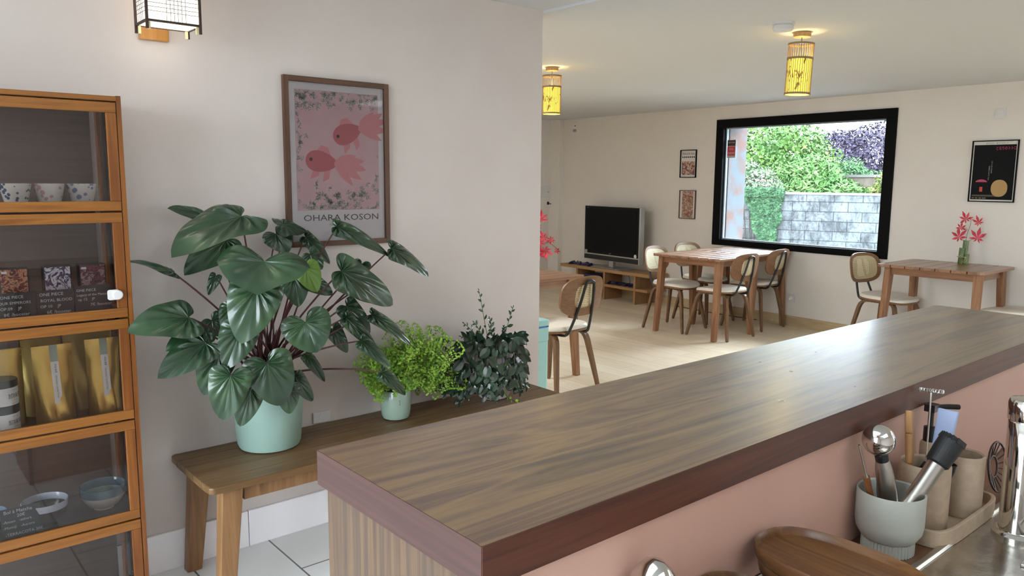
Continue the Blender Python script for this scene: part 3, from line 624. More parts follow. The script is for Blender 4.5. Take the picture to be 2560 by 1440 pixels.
for i in range(520):
    u = random.random(); v = random.random()
    x = AX0+u*(AX1-AX0); z = AZ0+v*(AZ1-AZ0)
    d = min((1-v)*2.2+u*.5 if u < .6 else (1-v)*3.2, u*2.6+(1-v)*.6, v*2.4 if u > .2 else v*4+.1, (1-u)*1.6+v*1.2)
    if d < random.uniform(.25, .62): sprig(x, z, .013)
mbf.build('printed_foliage', teal, pf)
def fish(cx, cz, s, flip, rot):
    c, n_ = math.cos(rot), math.sin(rot)
    def T(pts, y): return [(cx+s*(px*flip*c-pz*n_), y, cz+s*(px*flip*n_+pz*c)) for px, pz in pts]
    red, lt_ = mat('coral_print_ink', sr('C06672'), .8), mat('pale_fin_ink', sr('D98F98'), .8)
    body = [(-.5+.5*(1-math.cos(a)) if False else -.45*math.cos(a), .27*math.sin(a)*(1+.25*math.cos(a))) for a in [2*PI*i/28 for i in range(28)]]
    m = MB(); m.raw(T(body, -.0091), [tuple(range(28))]); m.build('printed_fish_body', red, pf)
    m = MB()
    for k, (a, l, wd) in enumerate([(.55, .75, .10), (.3, .95, .12), (.05, 1.0, .13), (-.25, .9, .13), (-.6, .75, .10)]):
        dx, dz = math.cos(a), math.sin(a); q = []
        for j in range(9):
            t_ = j/8; w2 = wd*math.sin(PI*min(1, t_*1.02))**.7; q.append((.36+dx*l*t_-dz*w2, dz*l*t_+dx*w2-.1*t_*t_))
        for j in range(8, -1, -1):
            t_ = j/8; w2 = wd*math.sin(PI*min(1, t_*1.02))**.7; q.append((.36+dx*l*t_+dz*w2, dz*l*t_-dx*w2-.1*t_*t_))
        m.raw(T(q, -.0093-.0001*k), [tuple(range(len(q)))])
    m.raw(T([(-.2, .22), (-.05, .42), (.15, .40), (.28, .15)], -.0090), [(0, 1, 2, 3)]).raw(T([(-.2, -.2), (-.28, -.5), (-.05, -.38), (0, -.22)], -.0090), [(0, 1, 2, 3)]).raw(T([(.1, -.2), (.1, -.52), (.26, -.42), (.28, -.15)], -.0090), [(0, 1, 2, 3)])
    m.build('printed_fish_fins', lt_, pf)
    m = MB(); m.raw(T([(-.3+.045*math.cos(a), .02+.045*math.sin(a)) for a in [2*PI*i/12 for i in range(12)]], -.0096), [tuple(range(12))]); m.build('printed_fish_eye', ink, pf)
fish(.042, .462, .150, 1, .35); fish(-.078, .345, .155, 1, -.12)
text('OHARA KOSON', .036, Mv @ Matrix.Translation((-.164, .104, .0092)), mat('poster_lettering_grey', sr('4A4C54'), .8), 'lettering', pf, width=.345)
text('TWO GOLDFISH', .0115, Mv @ Matrix.Translation((-.05, .082, .0092)), ink_g, 'lettering', pf, width=.10)
text('小原古邨', .012, Mv @ Matrix.Translation((-.022, .055, .0092)), red_ink, 'lettering', pf)
MB().bb(-hw+fw_, hw-fw_, -.0135, -.0115, fw_, hh-fw_).build('glass_pane', glass('print_glass', (1, 1, 1), .03), pf)
# ------------------------------------------------------------------ wall lamp
wlmp = thing('wall_lamp', 'white paper lantern wall lamp with brown lattice on wooden bracket', 'wall lamp', (.856, YP, 1.955))
wb = wood('orange_bracket_wood', [sr('A8702E'), sr('C8904A'), sr('B88040')], 2, 1, .35, 18)
MB().prism([(-.048, -.018), (-.044, -.022), (0, -.027), (.044, -.022), (.048, -.018), (.048, 0), (-.048, 0)], -.004, .33).build('bracket', wb, wlmp, bevel=.003)
MB().bb(-.03, .03, -.112, -.02, .16, .2).build('arm', wb, wlmp)
lx0, lx1, ly0, ly1, lz0, lz1 = -.083, .085, -.232, -.108, .022, .30
paper_e = emis('glowing_lamp_paper', (1, .93, .82), 1.15)
def shell(x0, x1, y0, y1, z0, z1, t=.0012):
    return MB().bb(x0, x1, y0, y0+t, z0, z1).bb(x0, x1, y1-t, y1, z0, z1).bb(x0, x0+t, y0, y1, z0, z1).bb(x1-t, x1, y0, y1, z0, z1).bb(x0, x1, y0, y1, z0, z0+t)
shell(lx0+.004, lx1-.004, ly0+.004, ly1-.004, lz0+.003, lz1-.01).build('paper_shade', paper_e, wlmp)
dk = mat('dark_brown_lattice', sr('3A2A22'), .6); fm = MB()
for x in (lx0, lx1):
    for y in (ly0, ly1): fm.box((x, y, (lz0+lz1)/2-.007), (.008, .008, lz1-lz0+.032))
for y in (ly0, ly1): fm.bb(lx0, lx1, y-.0035, y+.0035, lz0, lz0+.007).bb(lx0, lx1, y-.0035, y+.0035, lz1-.007, lz1)
for x in (lx0, lx1): fm.bb(x-.0035, x+.0035, ly0, ly1, lz0, lz0+.007).bb(x-.0035, x+.0035, ly0, ly1, lz1-.007, lz1)
fm.build('frame', dk, wlmp)
fm = MB()
for k in range(8):
    z = lz0+.033+k*.013
    if k > 4: z += .04
    fm.bb(lx0, lx1, ly0-.0015, ly0-.0003, z, z+.0013); fm.bb(lx0-.0015, lx0-.0003, ly0, ly1, z, z+.0013); fm.bb(lx1+.0003, lx1+.0015, ly0, ly1, z, z+.0013)
for k in range(6):
    x = -.022+k*.012; fm.bb(x, x+.0012, ly0-.0025, ly0-.0015, lz0+.007, lz1-.007)
    y = -.198+k*.011; fm.bb(lx0-.0025, lx0-.0015, y, y+.0012, lz0+.007, lz1-.007); fm.bb(lx1+.0015, lx1+.0025, y, y+.0012, lz0+.007, lz1-.007)
fm.build('lattice', dk, wlmp)
for x in (lx0+.008, lx1-.008):
    for y in (ly0+.008, ly1-.008): MB().box((x, y, lz0-.012), (.008, .006, .024)).build('foot_tab', mat('ivory_tab', sr('E8D8A8'), .5), wlmp)
point('wall_lamp_bulb', (.858, YP-.15, 2.13), .9, (1, .9, .76), .05)
point('wall_lamp_spill', (.858, YP-.15, 1.945), .2, (1, .95, .86), .04)
t = thing('wall_socket', 'white double wall socket just above the bench behind the big pot', 'socket', (1.452, YP, .476))
MB().box((0, -.005, 0), (.078, .010, .048)).build('cover_plate', white_pl, t, bevel=.002)
MB().lathe([(.015, 0), (.015, .0012)], 20, axes((0, -.010, 0), (1, 0, 0), (0, 0, 1))).build('socket_face', white_pl, t)
# ------------------------------------------------------------------ potted plants
leaf_dark = mat('glossy_dark_leaf', sr('2C4A2C'), .30, 0, .6)
n_ = noise(leaf_dark, coords(leaf_dark), 9, 3); L(leaf_dark, ramp(leaf_dark, n_, [(.3, sr('1B3420')), (.55, sr('29462B')), (.75, sr('3C5C38'))]), BC(leaf_dark))
leaf_dark.node_tree.nodes['Principled BSDF'].inputs['Coat Weight'].default_value = .25
leaf_light = mat('young_green_leaf', sr('5E7E30'), .35); vein_m = mat('pale_midrib', sr('6E8A5A'), .5)
stem_m = mat('burgundy_leaf_stem', sr('4A2024'), .4); green_stem = mat('green_stem', sr('5A7A3A'), .5); wiry = mat('wiry_dark_stem', sr('3A2A20'), .6)
def heart_mesh(name, A, T, wd, face, m, seed, origin, vm=None):
    A, T = Vector(A), Vector(T); d = T-A; ln = d.length; d.normalize()
    tocam = (Vector((0, 0, 1.48))-A).normalized(); hint = tocam*face+Vector((0, -.1, 1))*(1-face)
    wv = d.cross(hint).normalized(); nn = wv.cross(d).normalized()
    if nn.dot(hint) < 0: nn = -nn; wv = -wv
    rnd = random.Random(seed); fold = rnd.uniform(.12, .3); droop = rnd.uniform(.10, .28); tw = rnd.uniform(-.12, .12); NV = 84; NR = 7
    hwid = wd/2
    v = []; f = []
    def P(x, y, r, th):   # x along, y across in metres
        u = x/ln; q = y/hwid
        z = -droop*ln*(u*u if u > 0 else .6*u*u)+fold*hwid*abs(q)**1.3*.6-.22*hwid*q**4+tw*y*u
        vein = math.cos(th*13)*.030*max(ln, .07)*math.sin(PI*min(1, r*1.02))**.8*(1-.5*abs(math.cos(th)))
        z += vein-(.004*math.exp(-(q*14)**2) if x > 0 else 0)+.05*hwid*math.sin(th*5+seed)*r**3
        q_ = A+d*x+wv*y+nn*z; q_.y = min(q_.y, 2.952)
        return q_-Vector(origin)
    v.append(P(0, 0, 0, 0))
    for k in range(1, NR+1):
        r = k/NR
        for i in range(NV):
            th = 2*PI*i/NV-PI; c, s_ = math.cos(th), math.sin(th); a = abs(th)
            # heart outline: tip ahead, widest just in front of the stalk, two lobes behind
            if a < 1.75: rad_x = 1; g = a/1.75; X = ln*(1-g)**1.15; Y = hwid*math.sin(min(1, g**.62)*PI/2)**1.1
            else: g = (a-1.75)/(PI-1.75); an = g*PI*.93; X = -hwid*.46*math.sin(an)*(1 if g < .86 else (1-g)/.14); Y = hwid*(.52+.48*math.cos(an))*(1 if g < .93 else (1-g)/.07)
            Y = math.copysign(Y, th)
            v.append(P(X*r, Y*r, r, th))
    for i in range(NV): f.append((0, 1+i, 1+(i+1) % NV))
    for k in range(NR-1):
        for i in range(NV): f.append((1+k*NV+i, 1+(k+1)*NV+i, 1+(k+1)*NV+(i+1) % NV, 1+k*NV+(i+1) % NV))
    return MB().raw(v, f)
big = thing('potted_philodendron', 'large heart-leaved plant with burgundy stems in mint green pot on bench', 'potted plant', (1.17, 2.835, .4505))
BO = Vector((1.17, 2.835, .4505))
MB().lathe([(.100, 0), (.112, .004), (.119, .02), (.139, .262), (.1405, .266), (.138, .268), (.135, .262), (.118, .05), (.001, .05)], 56).build('pot', mint, big, True)
MB().lathe([(.001, .235), (.134, .23)], 30, cap=False).build('soil', soil, big)
LEAVES = [
(1.049, 2.72, 1.345, 0.78, 2.6, 1.288, 0.212, 0.35),
(1.264, 2.86, 1.3, 1.36, 2.84, 1.292, 0.154, 0.25),
(1.036, 2.5, 1.204, 0.964, 2.38, 1.144, 0.3, 0.45),
(1.035, 2.84, 1.254, 0.872, 2.8, 1.162, 0.139, 0.6),
(0.801, 2.7, 1.165, 0.664, 2.66, 1.231, 0.08, 0.25),
(0.82, 2.62, 1.021, 0.639, 2.56, 1.034, 0.152, 0.6),
(0.88, 2.66, 0.963, 0.751, 2.6, 0.947, 0.102, 0.6),
(0.857, 2.58, 0.936, 0.692, 2.52, 0.868, 0.126, 0.7),
(1.007, 2.5, 1.116, 0.932, 2.46, 0.953, 0.176, 0.9),
(0.964, 2.55, 0.971, 0.901, 2.52, 0.858, 0.128, 0.9),
(0.915, 2.52, 0.83, 0.881, 2.52, 0.675, 0.137, 0.95),
(0.9, 2.58, 0.892, 0.844, 2.58, 0.756, 0.127, 0.95),
(1.041, 2.52, 0.854, 1.096, 2.52, 0.677, 0.168, 0.95),
(1.004, 2.58, 0.752, 0.96, 2.58, 0.624, 0.1, 0.95),
(1.145, 2.6, 0.731, 1.152, 2.6, 0.625, 0.089, 0.9),
(1.176, 2.5, 0.982, 1.197, 2.46, 0.879, 0.174, 0.85),
(1.239, 2.62, 1.159, 1.264, 2.58, 1.075, 0.096, 0.8),
(1.212, 2.66, 1.124, 1.208, 2.62, 1.024, 0.109, 0.8),
(1.306, 2.72, 1.197, 1.353, 2.7, 1.141, 0.078, 0.6),
(1.356, 2.86, 1.25, 1.47, 2.84, 1.145, 0.066, 0.6),
(1.399, 2.68, 1.297, 1.621, 2.62, 1.208, 0.094, 0.45),
(1.626, 2.66, 1.205, 1.847, 2.66, 1.1, 0.099, 0.55),
(1.35, 2.56, 1.144, 1.581, 2.54, 1.009, 0.154, 0.6),
(1.49, 2.66, 1.067, 1.615, 2.66, 0.997, 0.109, 0.9),
(1.398, 2.62, 1.002, 1.505, 2.6, 0.877, 0.091, 0.8),
(1.496, 2.6, 0.961, 1.694, 2.56, 0.835, 0.065, 0.6),
(1.426, 2.56, 0.873, 1.558, 2.54, 0.755, 0.063, 0.7),
(1.522, 2.58, 0.733, 1.665, 2.58, 0.617, 0.065, 0.7),
(1.186, 2.62, 0.76, 1.26, 2.62, 0.651, 0.067, 0.8),
(1.382, 2.7, 0.904, 1.438, 2.68, 0.802, 0.068, 0.8),
(1.268, 2.7, 0.819, 1.346, 2.68, 0.703, 0.052, 0.6),
(1.386, 2.6, 0.962, 1.531, 2.58, 0.812, 0.066, 0.6),
(0.967, 2.88, 1.344, 0.853, 2.86, 1.383, 0.07, 0.5),
(0.98, 2.66, 1.032, 0.944, 2.62, 0.943, 0.083, 0.85),
(1.226, 2.84, 1.269, 1.258, 2.8, 1.204, 0.11, 0.7),
(1.352, 2.84, 1.082, 1.461, 2.82, 1.019, 0.079, 0.8),
(0.993, 2.84, 1.125, 0.958, 2.83, 1.063, 0.044, 0.7),
(1.604, 2.86, 1.128, 1.54, 2.84, 0.993, 0.077, 0.8),
(0.937, 2.74, 0.982, 0.977, 2.72, 0.923, 0.085, 0.8)
]
random.seed(7)
for i, q in enumerate(LEAVES):
    A, T, wd, face = Vector(q[0:3]), Vector(q[3:6]), q[6], q[7]
    m = leaf_light if i == 16 else leaf_dark
    lf = heart_mesh('leaf', A, T, wd, face, m, i, BO).build('leaf', m, big, True)
    a = random.uniform(0, 2*PI); rr = random.uniform(.01, .07); S = BO+Vector((rr*math.cos(a), rr*math.sin(a)-.01, .235))
    up_ = A.z-S.z; mid = S.lerp(A, .5)+Vector((0, 0, .07+.10*max(0, .3-up_) if up_ < .3 else .03)); q1 = S+Vector((0, 0, .06+.25*max(up_, 0)*.5))
    pts = []
    for j in range(15):
        t_ = j/14; b0, b1, b2, b3 = (1-t_)**3, 3*t_*(1-t_)**2, 3*t_*t_*(1-t_), t_**3; c2 = A+(S-A)*.22+Vector((0, 0, .035)); pts.append(S*b0+q1*b1+c2*b2+A*b3-BO)
    MB().tube(pts, [.0052-.0026*j/14 for j in range(15)], 8).build('leaf_stem', stem_m, big, True)
for i in range(14):   # short sheaths crowding the base
    a = random.uniform(0, 2*PI); rr = random.uniform(0, .06); p = Vector((rr*math.cos(a), rr*math.sin(a)-.015, .235)); d = Vector((random.uniform(-.06, .08), random.uniform(-.06, .03), random.uniform(.14, .28)))
    MB().tube([p, p+d*.5+Vector((0, 0, .02)), p+d], [.007, .0055, .001], 7).build('stem_sheath', stem_m, big, True)
# maidenhair fern
fn = thing('potted_fern', 'bright green maidenhair fern in small sage glazed pot on bench', 'potted plant', (1.735, 2.822, .4505))
MB().lathe([(.045, 0), (.056, .006), (.062, .02), (.0655, .05), (.0655, .128), (.064, .131), (.061, .128), (.060, .04), (.001, .04)], 48).build('pot', sage, fn, True)
for k in range(3): MB().box((-.02, -.0655, .092-k*.008), (.0025, .002, .004)).build('stamped_mark', mat('dark_glaze_mark', sr('4A5A4E'), .4), fn)
MB().lathe([(.001, .115), (.060, .112)], 24, cap=False).build('soil', soil, fn)
fern_m = mat('bright_fern_leaf', sr('6E9A34'), .5, 0, .3); n_ = noise(fern_m, coords(fern_m), 14, 2); L(fern_m, ramp(fern_m, n_, [(.35, sr('5E8A26')), (.6, sr('96BC48'))]), BC(fern_m))
fern_m.node_tree.nodes['Principled BSDF'].inputs['Transmission Weight'].default_value = 0
random.seed(12)
def fan(mb, p, d, s, rnd):
    d = d.normalized(); u = Vector((rnd.uniform(-1, 1), rnd.uniform(-1, .2), rnd.uniform(-.6, 1))); wv = d.cross(u)
    if wv.length < .1: wv = d.cross(Vector((0, 1, .3)))
    wv.normalize(); nn = d.cross(wv); v = [p]
    for i in range(6):
        a = R(-62+i*124/5); r = s*(1-.12*(i % 2)); v.append(p+d*math.cos(a)*r+wv*math.sin(a)*r+nn*.12*s*math.sin(i))
    mb.raw(v, [(0, i+1, i+2) for i in range(5)])
def frond(base, d0, length, parent, droop, dens=30, s=.0085):
    rnd = random.Random(random.random()); p = Vector(base); d = Vector(d0).normalized(); st = MB(); lf = MB(); n = 16; pts = [p.copy()]; dirs = [d.copy()]
    for i in range(n):
        d = (d+Vector((rnd.uniform(-.05, .05), rnd.uniform(-.05, .05), -droop*(i/n)))).normalized(); p = p+d*length/n; pts.append(p.copy()); dirs.append(d.copy())
    st.tube(pts, [.0011-.0007*i/n for i in range(n+1)], 5)
    for i in range(5, n+1):
        k = (i-5)/(n-5); bl = length*.33*(1-k)**.8+.012
        for sd in (-1, 1):
            lat = dirs[i].cross(Vector((rnd.uniform(-.3, .3), -1, .4))).normalized()*sd; bd = (lat+dirs[i]*.7+Vector((0, rnd.uniform(-.3, .3), -.1))).normalized(); q = pts[i].copy(); bp = [q.copy()]
            m_ = max(2, int(bl/.0105))
            for j in range(m_):
                bd = (bd+Vector((0, 0, -.09))).normalized(); q = q+bd*bl/m_; bp.append(q.copy())
                for s2 in (-1, 1):
                    ld = (bd*.5+bd.cross(Vector((0, -1, .3)))*s2+Vector((rnd.uniform(-.3, .3), rnd.uniform(-.4, .3), rnd.uniform(-.3, .1)))); fan(lf, q+ld.normalized()*.004, ld, s*rnd.uniform(.75, 1.2), rnd)
            fan(lf, q, bd, s*1.1, rnd); st.tube(bp, .0004, 3)
    f_ = lf.build('frond', fern_m, parent); st.build('frond_stalk', wiry, f_)
for i in range(34):
    a = random.uniform(0, 2*PI); b = (.02*math.cos(a), .02*math.sin(a)-.005, .115)
    dx = random.uniform(-1, 1.35); dy = random.uniform(-.9, .25); l = random.uniform(.17, .33)
    if i < 6: dx = random.uniform(.7, 1.6); l = random.uniform(.32, .42)
    if 6 <= i < 10: dx = random.uniform(-1.2, -.7); l = random.uniform(.24, .32)
    frond(b, (dx, dy, random.uniform(1.0, 2.1)), l, fn, random.uniform(.10, .26))
# trailing plant in a tall pale pot
tr = thing('trailing_plant', 'trailing dark oval-leaved plant spilling over a pale lilac pot', 'potted plant', (2.275, 2.815, .4505))
lil = mat('pale_lilac_ceramic', sr('C8BABC'), .35)
MB().lathe([(.055, 0), (.068, .004), (.082, .03), (.092, .10), (.096, .20), (.096, .262), (.092, .272), (.086, .268), (.086, .2), (.001, .18)], 48).build('pot', lil, tr, True)
MB().lathe([(.001, .245), (.088, .24)], 24, cap=False).build('soil', soil, tr)
hoya = mat('waxy_dark_leaf', sr('26382C'), .28, 0, .6); n_ = noise(hoya, coords(hoya), 10, 2); L(hoya, ramp(hoya, n_, [(.35, sr('1C2C22')), (.65, sr('35503A'))]), BC(hoya)); hoya.node_tree.nodes['Principled BSDF'].inputs['Coat Weight'].default_value = .3
def oval(mb, p, d, l, wd, nrm):
    d = d.normalized(); wv = d.cross(nrm)
    if wv.length < .05: wv = d.cross(Vector((1, 0, .2)))
    wv.normalize(); nn = wv.cross(d); v = []; f = []; n = 9
    for i in range(n+1):
        t_ = i/n; w2 = wd/2*math.sin(PI*t_**.9)**.75 if 0 < t_ < 1 else .0004
        for j in (-2, -1, 0, 1, 2): v.append(p+d*l*t_+wv*w2*j/2+nn*(abs(j)/2*.18*wd-.9*l*.25*t_*t_))
    for i in range(n):
        for j in range(4): a = i*5+j; f.append((a, a+1, a+6, a+5))
    mb.raw(v, f)
def vine(pts, parent, n, l, wd, m, seed, out=(0, -1, .25), name='vine'):
    rnd = random.Random(seed); P = [Vector(p) for p in pts]; C = []
    for i in range(len(P)-1):
        p0, p1, p2, p3 = P[max(i-1, 0)], P[i], P[i+1], P[min(i+2, len(P)-1)]
        for k in range(6):
            t_ = k/6; C.append(.5*((2*p1)+(p2-p0)*t_+(2*p0-5*p1+4*p2-p3)*t_*t_+(3*p1-p0-3*p2+p3)*t_**3))
    C.append(P[-1]); mb = MB()
    for i in range(n):
        k = int((i+.8)/n*(len(C)-2)); d = (C[k+1]-C[k]).normalized(); s_ = 1 if i % 2 else -1
        lat = d.cross(Vector(out)).normalized()*s_
        dd = lat*rnd.uniform(.5, 1)+d*.6+Vector((0, rnd.uniform(-.6, 0), rnd.uniform(-.5, 0) if name == 'vine' else rnd.uniform(0, .4)))
        sc2 = rnd.uniform(.75, 1.15)*(1-.45*(i/n)**3); oval(mb, C[k], dd, l*sc2, wd*sc2, Vector(out)+Vector((rnd.uniform(-.4, .4), 0, rnd.uniform(-.2, .4))))
    d = (C[-1]-C[-2]); oval(mb, C[-1], d, l*.45, wd*.4, Vector(out))
    o = mb.build(name, m, parent, True); MB().tube(C, .0016, 5).build('vine_stem', green_stem if name != 'vine' else wiry, o, True)
random.seed(21)
for i in range(24):
    a = R(-180+i*124/23)+random.uniform(-.1, .1); c, s_ = math.cos(a), math.sin(a); r1 = .07; r2 = .105+random.uniform(0, .035); low = random.uniform(.0, .11)
    if c < .3: r2 += .09*(.3-c)+.02
    vine([(r1*c, r1*s_, .255), (r2*c*.95, r2*s_*.95, .285+random.uniform(0, .03)), (r2*1.1*c, r2*1.1*s_, .2), ((r2+.02)*c, (r2+.01)*s_, .12), ((r2+.03)*c+random.uniform(-.02, .02), (r2+.005)*s_, low+.02)], tr, random.randint(10, 13), .064, .038, hoya, i)
for i, (dx, dy, h) in enumerate([(-.14, -.02, .12), (-.22, -.04, .13), (-.09, 0, .26), (-.05, -.02, .13), (.08, -.03, .17), (.0, -.05, .09), (-.10, -.06, .11), (-.26, -.06, .08)]):
    vine([(dx*.3, dy, .25), (dx*.6, dy*1.2, .26+h*.4), (dx*.85, dy*1.4, .26+h*.8), (dx, dy*1.5, .26+h)], tr, 9, .028, .014, hoya if i % 2 else leaf_dark, 50+i, name='sprig')
vine([(.0, -.09, .2), (-.06, -.13, .10), (-.03, -.15, .03), (.03, -.16, .004)], tr, 12, .02, .015, fern_m, 77)
# ------------------------------------------------------------------ dining chairs
cane = bpy.data.materials.new('woven_cane'); cane.use_nodes = True
def cane_setup(m, pitch, hole):
    b = m.node_tree.nodes['Principled BSDF']; b.inputs['Base Color'].default_value = (*sr('D8C9A0'), 1); b.inputs['Roughness'].default_value = .5
    t = N(m, 'ShaderNodeTexCoord'); sp = N(m, 'ShaderNodeSeparateXYZ'); L(m, t.outputs['Object'], sp.inputs[0]); out = []
    for ax in ('X', 'Z'):
        a = N(m, 'ShaderNodeMath', operation='MULTIPLY'); L(m, sp.outputs[ax], a.inputs[0]); a.inputs[1].default_value = 1/pitch
        f = N(m, 'ShaderNodeMath', operation='FRACT'); L(m, a.outputs[0], f.inputs[0]); s_ = N(m, 'ShaderNodeMath', operation='SUBTRACT'); L(m, f.outputs[0], s_.inputs[0]); s_.inputs[1].default_value = .5
        q = N(m, 'ShaderNodeMath', operation='POWER'); L(m, s_.outputs[0], q.inputs[0]); q.inputs[1].default_value = 2; out.append(q)
        ab = N(m, 'ShaderNodeMath', operation='ABSOLUTE'); L(m, s_.outputs[0], ab.inputs[0]); L(m, ab.outputs[0], q.inputs[0])
    ad = N(m, 'ShaderNodeMath', operation='ADD'); L(m, out[0].outputs[0], ad.inputs[0]); L(m, out[1].outputs[0], ad.inputs[1])
    lt = N(m, 'ShaderNodeMath', operation='LESS_THAN'); L(m, ad.outputs[0], lt.inputs[0]); lt.inputs[1].default_value = hole*hole
    tr_ = N(m, 'ShaderNodeBsdfTransparent'); mx = N(m, 'ShaderNodeMixShader'); L(m, lt.outputs[0], mx.inputs[0]); L(m, b.outputs[0], mx.inputs[1]); L(m, tr_.outputs[0], mx.inputs[2]); L(m, mx.outputs[0], m.node_tree.nodes['Material Output'].inputs[0])
cane_setup(cane, .0125, .26)
def make_chair(label):
    t = thing('dining_chair', label, 'chair', (0, 0, 0), 0, 'cane-backed dining chairs')
    # seat pad, a rounded square dished a little
    n = 48; o_ = superell(.42, .42, 3.0, n, 0, .0); v = []; f = []; prof = [(.97, .447), (1, .455), (.995, .468), (.95, .479), (.8, .484), (.5, .483), (.2, .482)]
    for k, z in prof:
        for x, y in o_: v.append((x*k*(1+.06*y/.21), y*k, z-.018*max(0, y/.21)**3+.006*(max(0, -y/.21))**3))
    for p in range(len(prof)-1):
        for i in range(n): f.append((p*n+i, p*n+(i+1) % n, (p+1)*n+(i+1) % n, (p+1)*n+i))
    f += [tuple(range(n-1, -1, -1)), tuple((len(prof)-1)*n+i for i in range(n))]
    MB().raw(v, f).build('seat', cream_leather, t, True)
    v = []; 
    for k, z in ((.98, .435), (1.01, .438), (1.015, .448), (.98, .452)):
        for x, y in o_: v.append((x*k*(1+.06*y/.21), y*k, z-.018*max(0, y/.21)**3+.006*(max(0, -y/.21))**3))
    f = []
    for p in range(3):
        for i in range(n): f.append((p*n+i, p*n+(i+1) % n, (p+1)*n+(i+1) % n, (p+1)*n+i))
    f += [tuple(range(n-1, -1, -1)), tuple(3*n+i for i in range(n))]
    MB().raw(v, f).build('seat_shell', walnut_h, t, True)
    for sx in (-1, 1):
        for sy in (-1, 1):
            pts = [(sx*.135, 0, .424), (sx*.137, sy*.07, .424), (sx*.14, sy*.115, .422), (sx*.146, sy*.142, .412), (sx*.153, sy*.158, .39), (sx*.16, sy*.168, .36), (sx*.19, sy*.20, .18), (sx*.218, sy*.232, .004)]
            l_ = MB().strap(pts, [.036, .036, .037, .038, .038, .038, .034, .027], [.018, .018, .020, .024, .027, .027, .024, .020], (1, 0, .0)).build('leg', walnut, t, bevel=.003)
            MB().lathe([(.009, 0), (.009, .006)], 12, Matrix.Translation((sx*.218, sy*.232, -.002))).build('foot_glide', black_pl, l_)
    # black steel back support: hairpin
    def bez(ps, k=8):
        P = [Vector(p) for p in ps]; out = []
        for i in range(len(P)-1):
            p0, p1, p2, p3 = P[max(i-1, 0)], P[i], P[i+1], P[min(i+2, len(P)-1)]
            for j in range(k):
                q = j/k; out.append(.5*((2*p1)+(p2-p0)*q+(2*p0-5*p1+4*p2-p3)*q*q+(3*p1-p0-3*p2+p3)*q**3))
        return out+[P[-1]]
    h = [(-.105, -.09, .425), (-.105, -.17, .424), (-.104, -.203, .432), (-.098, -.228, .465), (-.068, -.279, .62), (-.042, -.310, .765), (-.030, -.315, .785), (0, -.317, .795)]
    hp = bez(h+[(-x, y, z) for x, y, z in h[-2::-1]], 6)
    MB().tube(hp, .0095, 10).build('back_support', black_metal, t, True)
    # curved plywood back with cane
    def curve(x, z, off=0): return (x, -.262+.85*x*x-.16*(z-.56)+off+.0, z)
    zc, W, H_ = .69, .42, .262
    def sheet(outer, inner, th, off, name, m):
        mb = MB(); n = len(outer); v = []
        K = 7; f = []
        for o2 in (0, th):
            for k in range(K): v += [curve(a[0]+(b[0]-a[0])*k/(K-1), zc+a[1]+(b[1]-a[1])*k/(K-1), off+o2) for a, b in zip(outer, inner)]
        B = K*n
        for i in range(n):
            j = (i+1) % n
            for k in range(K-1): p = k*n; f += [(p+i, p+j, p+n+j, p+n+i), (B+p+j, B+p+i, B+p+n+i, B+p+n+j)]
            f += [(j, i, B+i, B+j), (B-n+i, B-n+j, 2*B-n+j, 2*B-n+i)]
        return mb.raw(v, f).build(name, m, t, True)
    def dense(w, h, e, n=64): return superell(w, h, e, n)
    sheet(dense(W, H_, 3.0), dense(.20, .155, 3.6), .009, .0, 'backrest', walnut_h)
    fo = sheet(dense(W, H_, 3.0), dense(.352, .205, 3.4), .005, .009, 'cane_frame', walnut_h)
    v = []; f = []; nx, nz = 28, 12
    for j in range(nz+1):
        for i in range(nx+1):
            a = (i/nx*2-1); b_ = (j/nz*2-1); x = a*.178*(1-.12*abs(b_)**4); z = b_*.104*(1-.14*abs(a)**4); v.append(curve(x, zc+z, .0105))
    for j in range(nz):
        for i in range(nx): a = j*(nx+1)+i; f.append((a, a+1, a+nx+2, a+nx+1))
    MB().raw(v, f).build('cane_panel', cane, t, True)
    return t
ch = make_chair('cane-backed chair with white seat, left of the pair facing us across the joined tables')
ch.location = (6.30, 4.87, 0); ch.rotation_euler = (0, 0, R(180+5))
dup(ch, (6.33, 4.345, 0), R(0), 'cane-backed chair nearest the counter at the joined tables, its back to us')
dup(ch, (7.02, 4.43, 0), R(2), 'cane-backed chair at the joined tables next to the window, its back to us')
dup(ch, (6.93, 4.98, 0), R(180-4), 'cane-backed chair mostly hidden behind the joined tables, under the window')
dup(ch, (7.00, 3.06, 0), R(180-9), 'cane-backed chair left of the single table, right of the window corner', 1.03)
dup(ch, (7.0, 2.07, 0), R(0-6), 'cane-backed chair cut by the right photo edge at the single table', 1.03)
dup(ch, (3.70, 3.91, 0), R(5), 'cane-backed chair by the mint bin, seen from behind at the left table', 1.03)
